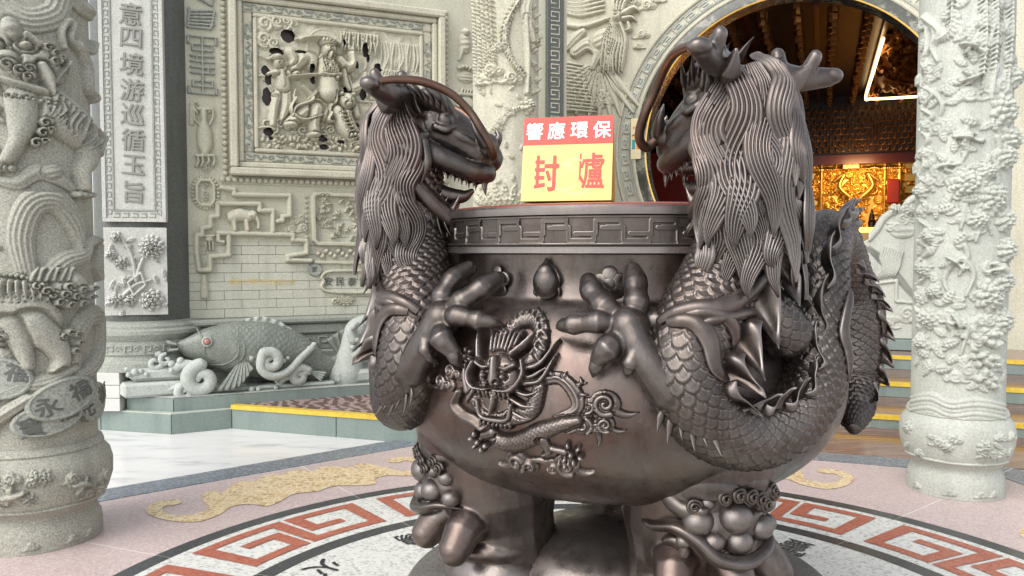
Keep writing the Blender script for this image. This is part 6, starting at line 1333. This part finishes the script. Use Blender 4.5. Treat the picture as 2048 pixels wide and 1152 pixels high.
# ---- mane: three tiers of combed locks round the back of head and neck
az_ = np.array(cy(46, 1, 0)); sd = np.array([math.cos(R(46)), math.sin(R(46)), 0]); up = np.array([0, 0, 1.])
def mane_r(z): return np.interp(z, [1.30, 1.42, 1.55, 1.68, 1.80, 1.88, 1.93, 1.965], [.114, .115, .114, .112, .108, .092, .064, .02])
def lock(z0, be0, L, w, wob, drift, lift, rid):
    n = 46; t = np.linspace(0, 1, n); z = z0 - L * t * (1 - .08 * np.sin(t * 3))
    be = np.radians(be0 + drift * t + wob * np.sin(t * 2 * np.pi * 1.45 + be0 * .02)) 
    d = np.cos(be)[:, None] * az_ + np.sin(be)[:, None] * sd; r = mane_r(z) + lift + .016 * t + .010 * np.sin(t * 8 + be0)
    cr = .745 + .03 * np.clip((1.8 - z) / .4, 0, 1)
    P = cr[:, None] * az_ + d * r[:, None] + z[:, None] * up
    nr = d + .55 * up[None] * np.clip((z - 1.80) / .12, 0, 1.6)[:, None]
    return ribbon_lock('mane_lock', P, nr, w, .022, rid, M['bronze'], dragon, 57)
rg = random.Random(11)
for ti, (z0, L, n, w, span, lift) in enumerate(((1.66, .30, 9, .036, 80, .0), (1.76, .36, 9, .038, 77, .008), (1.865, .40, 8, .042, 72, .017), (1.955, .44, 7, .046, 64, .026))):
    for k in range(n):
        be = -span + 2 * span * (k + (.25 if ti % 2 else -.25) * (0 < k < n - 1)) / (n - 1)
        lock(z0 + rg.uniform(-.035, .02) - .03 * abs(be) / 90, be, L * rg.uniform(.72, 1.2), w * rg.uniform(.85, 1.2), rg.uniform(5, 9) * (1 if ti % 2 else -1) * rg.choice((1, 1, 1, -1)), rg.uniform(-6, 6) + be * .08, lift + rg.uniform(0, .016), rg.choice((7, 7, 9)))
# ---- fore leg and paw spread on the bowl, hind leg
C_ = lambda *p: [cy(*x) for x in p]
paw = [('c', C_((33, .83, 1.12), (30.5, .835, 1.07), (27.2, .832, 1.12), (23.8, .82, 1.185), (21.6, .79, 1.245)), [.08, .066, .054, .046, .056]),
       ('c', C_((20.5, .77, 1.26), (18.6, .772, 1.28), (16.8, .768, 1.297), (15.2, .745, 1.318), (13.8, .72, 1.338), (12.6, .68, 1.362)), [.038, .031, .038, .031, .036, .026]), ('c', C_((22.5, .78, 1.26), (23, .775, 1.285), (23.2, .772, 1.308), (23.2, .755, 1.335), (23.2, .73, 1.362), (23, .68, 1.39)), [.038, .031, .038, .031, .036, .026]),
       ('c', C_((20.5, .785, 1.25), (18, .792, 1.255), (15.8, .80, 1.258), (13, .79, 1.252), (10.8, .785, 1.248), (9.6, .77, 1.244)), [.036, .027, .033, .025, .030, .02]),
       ('c', C_((20.5, .80, 1.225), (19, .82, 1.208), (17.8, .835, 1.192), (16.6, .825, 1.17), (16.0, .815, 1.155)), [.036, .030, .038, .029, .024]),
       ('c', C_((22.8, .835, 1.18), (21.8, .85, 1.158)), [.03, .022]),
       ('e', cy(27, .77, 1.26), (.04, .03, .03)), ('c', C_((22.5, .80, 1.23), (24, .835, 1.17), (27, .86, 1.09)), [.02, .018, .01])]
for p0, p1, p2, r_ in (((13.4, .705, 1.35), (12.3, .665, 1.368), (11.8, .64, 1.352), .024), ((23.1, .71, 1.378), (23, .672, 1.398), (22.8, .645, 1.385), .024), ((10.4, .785, 1.247), (8.2, .765, 1.243), (6.2, .735, 1.232), .024), ((16.3, .82, 1.162), (15.4, .815, 1.135), (14.8, .79, 1.108), .024), ((22.0, .848, 1.162), (21.4, .84, 1.135), (21.2, .81, 1.112), .019)):
    tube('claw', C_(p0, p1, p2), [r_, r_ * .8, .003], M['bronze'], dragon, 16, 12)
fuse('foreleg', paw, .0042, M['bronze'], dragon, 4)
bl = blade_mesh('elbow_fringe', .065, .013, .007, .3); bl.materials.append(M['bronze'])
for k in range(6):
    p = Vector(cy(27.5 + 1.6 * k, .85 + .006 * k, 1.03 - .008 * k)); inst('elbow_fringe', bl, basis(p, Vector((0, 0, -1)) + Vector((-.35 + .14 * k, -.1, 0)), Vector(cy(30, 1, 0))) @ Matrix.Diagonal((.8 + .35 * (k % 2), 1, 1, 1)), dragon)
hl = cyv(spline([(48, .77, 1.45), (48.5, .80, 1.37), (50, .82, 1.29), (53, .825, 1.225), (57, .815, 1.18)], 120)); hr = np.interp(np.linspace(0, 1, 120), [0, .3, .5, .8, 1], [.034, .036, .056, .066, .02])
Gh = tube_grid(hl, hr, 120, unit(hl * np.array([1, 1, 0])), lambda L, ph, rr: (scale_h(L / .0175, ph / (2 * np.pi) * 22) - .5) * .011 * np.clip((L - .13) * 25, 0, 1))
grid_obj('hind_leg', Gh, M['bronze'], dragon, wv=True, flip=True)
for k in range(0): inst('elbow_fringe', bl, basis(cy(51.5 + 1.5 * k, .915, 1.15 - .006 * abs(k - 2)), Vector((0, 0, -1)) + Vector(cy(20 + 25 * k, .2, 0)), Vector(cy(55, 1, 0))) @ Matrix.Diagonal((.8, 1, 1, 1)), dragon)
def flame(pts, w, rid=1.0, th=.016):
    """pts: (body index, angle round the body in degrees)"""
    k = spline(pts, 60); i = np.clip(k[:, 0] / (len(body_c) - 1) * (NB - 1), 0, NB - 1); f = lambda A: np.stack([np.interp(i, np.arange(NB), A[:, c]) for c in range(3)], -1)
    ph = np.radians(k[:, 1])[:, None]; D = unit(np.cos(ph) * f(Nb) + np.sin(ph) * f(Bb)); P = f(BP) + D * (np.interp(i, np.arange(NB), BR) + .006)[:, None]
    ribbon_lock('shoulder_flame', P, D, w, th, rid, M['bronze'], dragon, 17)
flame([(5.6, 75), (5.2, 35), (4.9, 5), (4.2, -18), (3.6, -35), (2.9, -50)], .026)
flame([(5.6, 60), (5.5, 25), (5.8, -5), (6.4, -25), (6.9, -50)], .028)
flame([(5.4, 40), (5.1, 5), (5.2, -25), (5.6, -45)], .022); flame([(5.5, 20), (5.0, -10), (4.6, -35), (4.4, -60)], .018)
flame([(13.0, 10), (12.2, -5), (11.8, 10), (11.2, 25)], .022); flame([(17.2, 25), (18.2, 10), (18.8, 20), (18.2, 40), (17.4, 45)], .016); flame([(3.4, 70), (3.0, 45), (2.6, 40)], .02)
# mirrored twin
def mirror_part(src):
    c = src.copy(); COL.objects.link(c); c.parent = cen; c.matrix_basis = Matrix.Diagonal((-1, 1, 1, 1)) @ src.matrix_basis
    for ch in list(src.children):
        d = ch.copy(); COL.objects.link(d); d.parent = c; d.matrix_basis = ch.matrix_basis.copy()
    return c
twin = mirror_part(dragon); twin['label'] = 'dragon on the far flank from the doorway, head in profile with open jaws'
# ---- three lion legs
def lion_leg(a):
    o = Vector(cy(a, 1, 0)); s = Vector((math.cos(R(a)), math.sin(R(a)), 0)); ax = o * .41
    def L(psi, rho, z): return tuple(ax + (o * math.cos(R(psi)) + s * math.sin(R(psi))) * rho * 1.13 + Vector((0, 0, z)))
    leg = fuse('lion_leg', [('c', [L(0, .0, .40), L(0, .012, .50), L(0, .03, .60), L(0, .05, .72), L(0, .07, .86)], [.172, .178, .212, .228, .25])] + [('c', [L(ps, .10, .545), L(ps, .20, .535), L(ps, .255, .47)], [.076, .066, .054]) for ps in (-40, 0, 40)] + [('c', [L(ps, .255, .47), L(ps, .285, .44)], [.03, .008]) for ps in (-40, 0, 40)] + [('e', L(0, .13, .655), (.163, .163, .105)), ('e', L(0, .12, .775), (.175, .175, .065)), ('e', L(0, .04, .43), (.18, .18, .075))], .006, M['bronze_bowl'], cen, 5)
    sphere = bpy.data.meshes.get('muzzle_ball')
    if not sphere:
        sphere = bpy.data.meshes.new('muzzle_ball'); b = bmesh.new(); bmesh.ops.create_icosphere(b, subdivisions=3, radius=1); b.to_mesh(sphere); b.free(); sphere.materials.append(M['bronze']); sphere.polygons.foreach_set('use_smooth', np.full(len(sphere.polygons), True))
    K_ = .00147 / 4.235 * 1.12
    def F_(cx, cyy, dr=0.0): lat = (cx - 1080) * K_; ps = lat / .25; return (math.degrees(ps), .212 + .056 * max(0.0, math.cos(ps)) ** 3 + dr, .66 - (cyy - 720) * K_)
    for cx, cyy, r in ((790, 680, 115), (1030, 650, 125), (1060, 835, 100), (890, 825, 85), (1250, 770, 105), (1400, 630, 75), (850, 540, 58), (1440, 800, 80), (1260, 600, 60), (700, 840, 60)):
        ps, rho, z = F_(cx, cyy, -.010); r = r * K_ * 1.05
        inst('muzzle_ball', sphere, Matrix.Translation(L(ps, rho, z)) @ Matrix.Diagonal((r, r, r * .92, 1)), leg)
    cm = bpy.data.meshes.get('mane_curl')
    if not cm:
        t = np.linspace(0, 1, 40); an = t * 2.2 * 2 * np.pi; rr = .021 * (1 - .8 * t); pts = np.stack([.016 * t, rr * np.cos(an), rr * np.sin(an)], -1)
        co = tube('mane_curl', pts, [.007, .006, .005], M['bronze'], None, 60, 8); cm = co.data; bpy.data.objects.remove(co)
    for k, (cx, cyy) in enumerate(((935, 490), (1020, 475), (1105, 495), (1180, 530), (1235, 585), (1330, 500), (1390, 540), (760, 560))):
        p = Vector(L(*F_(cx, cyy, .012))); inst('mane_curl', cm, basis(p, p - ax - Vector((0, 0, p.z)), Vector((0, 0, 1))), leg)
    def band(nm, pts, w, th, rid=1):
        P = spline([L(*F_(x, y, d)) for x, y, d in pts], 70); rf = unit((P - np.array(ax)) * np.array([1, 1, 0]) + np.array([0, 0, .03])); ribbon_lock(nm, P, rf, w, th, rid, M['bronze'], leg, 21)
    band('lip', [(330, 760, -.03), (460, 775, -.02), (640, 735, .0), (780, 810, .005), (900, 935, .01), (1060, 975, .015), (1220, 930, .01), (1370, 870, -.005), (1560, 900, -.03)], .024, .03)
    band('brow', [(420, 480, -.03), (560, 505, -.01), (690, 590, .0), (800, 590, .005), (850, 560, .005)], .030, .022); band('brow', [(1560, 500, -.04), (1450, 430, -.01), (1330, 480, .0), (1260, 540, .005)], .030, .022)
    band('forehead_fold', [(480, 440, -.02), (700, 400, .0), (900, 410, .005), (1060, 440, .005)], .045, .018); band('forehead_fold', [(1080, 380, .0), (1220, 420, .0), (1330, 420, -.01), (1420, 350, -.03)], .04, .018)
    band('knee_fold', [(540, 880, -.02), (620, 850, -.01), (700, 880, -.01), (690, 960, -.01), (600, 1000, -.02)], .018, .014)
    lathe('foot_plinth', [(0, .25), (.17, .25), (.20, .28), (.205, .33), (.185, .385), (.14, .42), (0, .425)], M['bronze_bowl'], leg, 48, loc=tuple(o * .43))
for a in (50, -50, -165): lion_leg(a)
# round stone base and domed boss under the bowl: a thing of its own
base = empty('round_stone_base', (CX, CY, 0)); tag(base, 'grey round stone base slab under the bronze censer', 'base')
sharp(lathe('slab', [(0, .012), (.76, .012), (.775, .03), (.775, .235), (.76, .25), (0, .25)], M['base_stone'], base, 96))
boss = lathe('domed_boss', [(.36, .25), (.365, .29), (.34, .37), (.27, .44), (.16, .485), (0, .50)], M['bronze_bowl'], base, 64); boss.location = (-.06, -.05, 0)
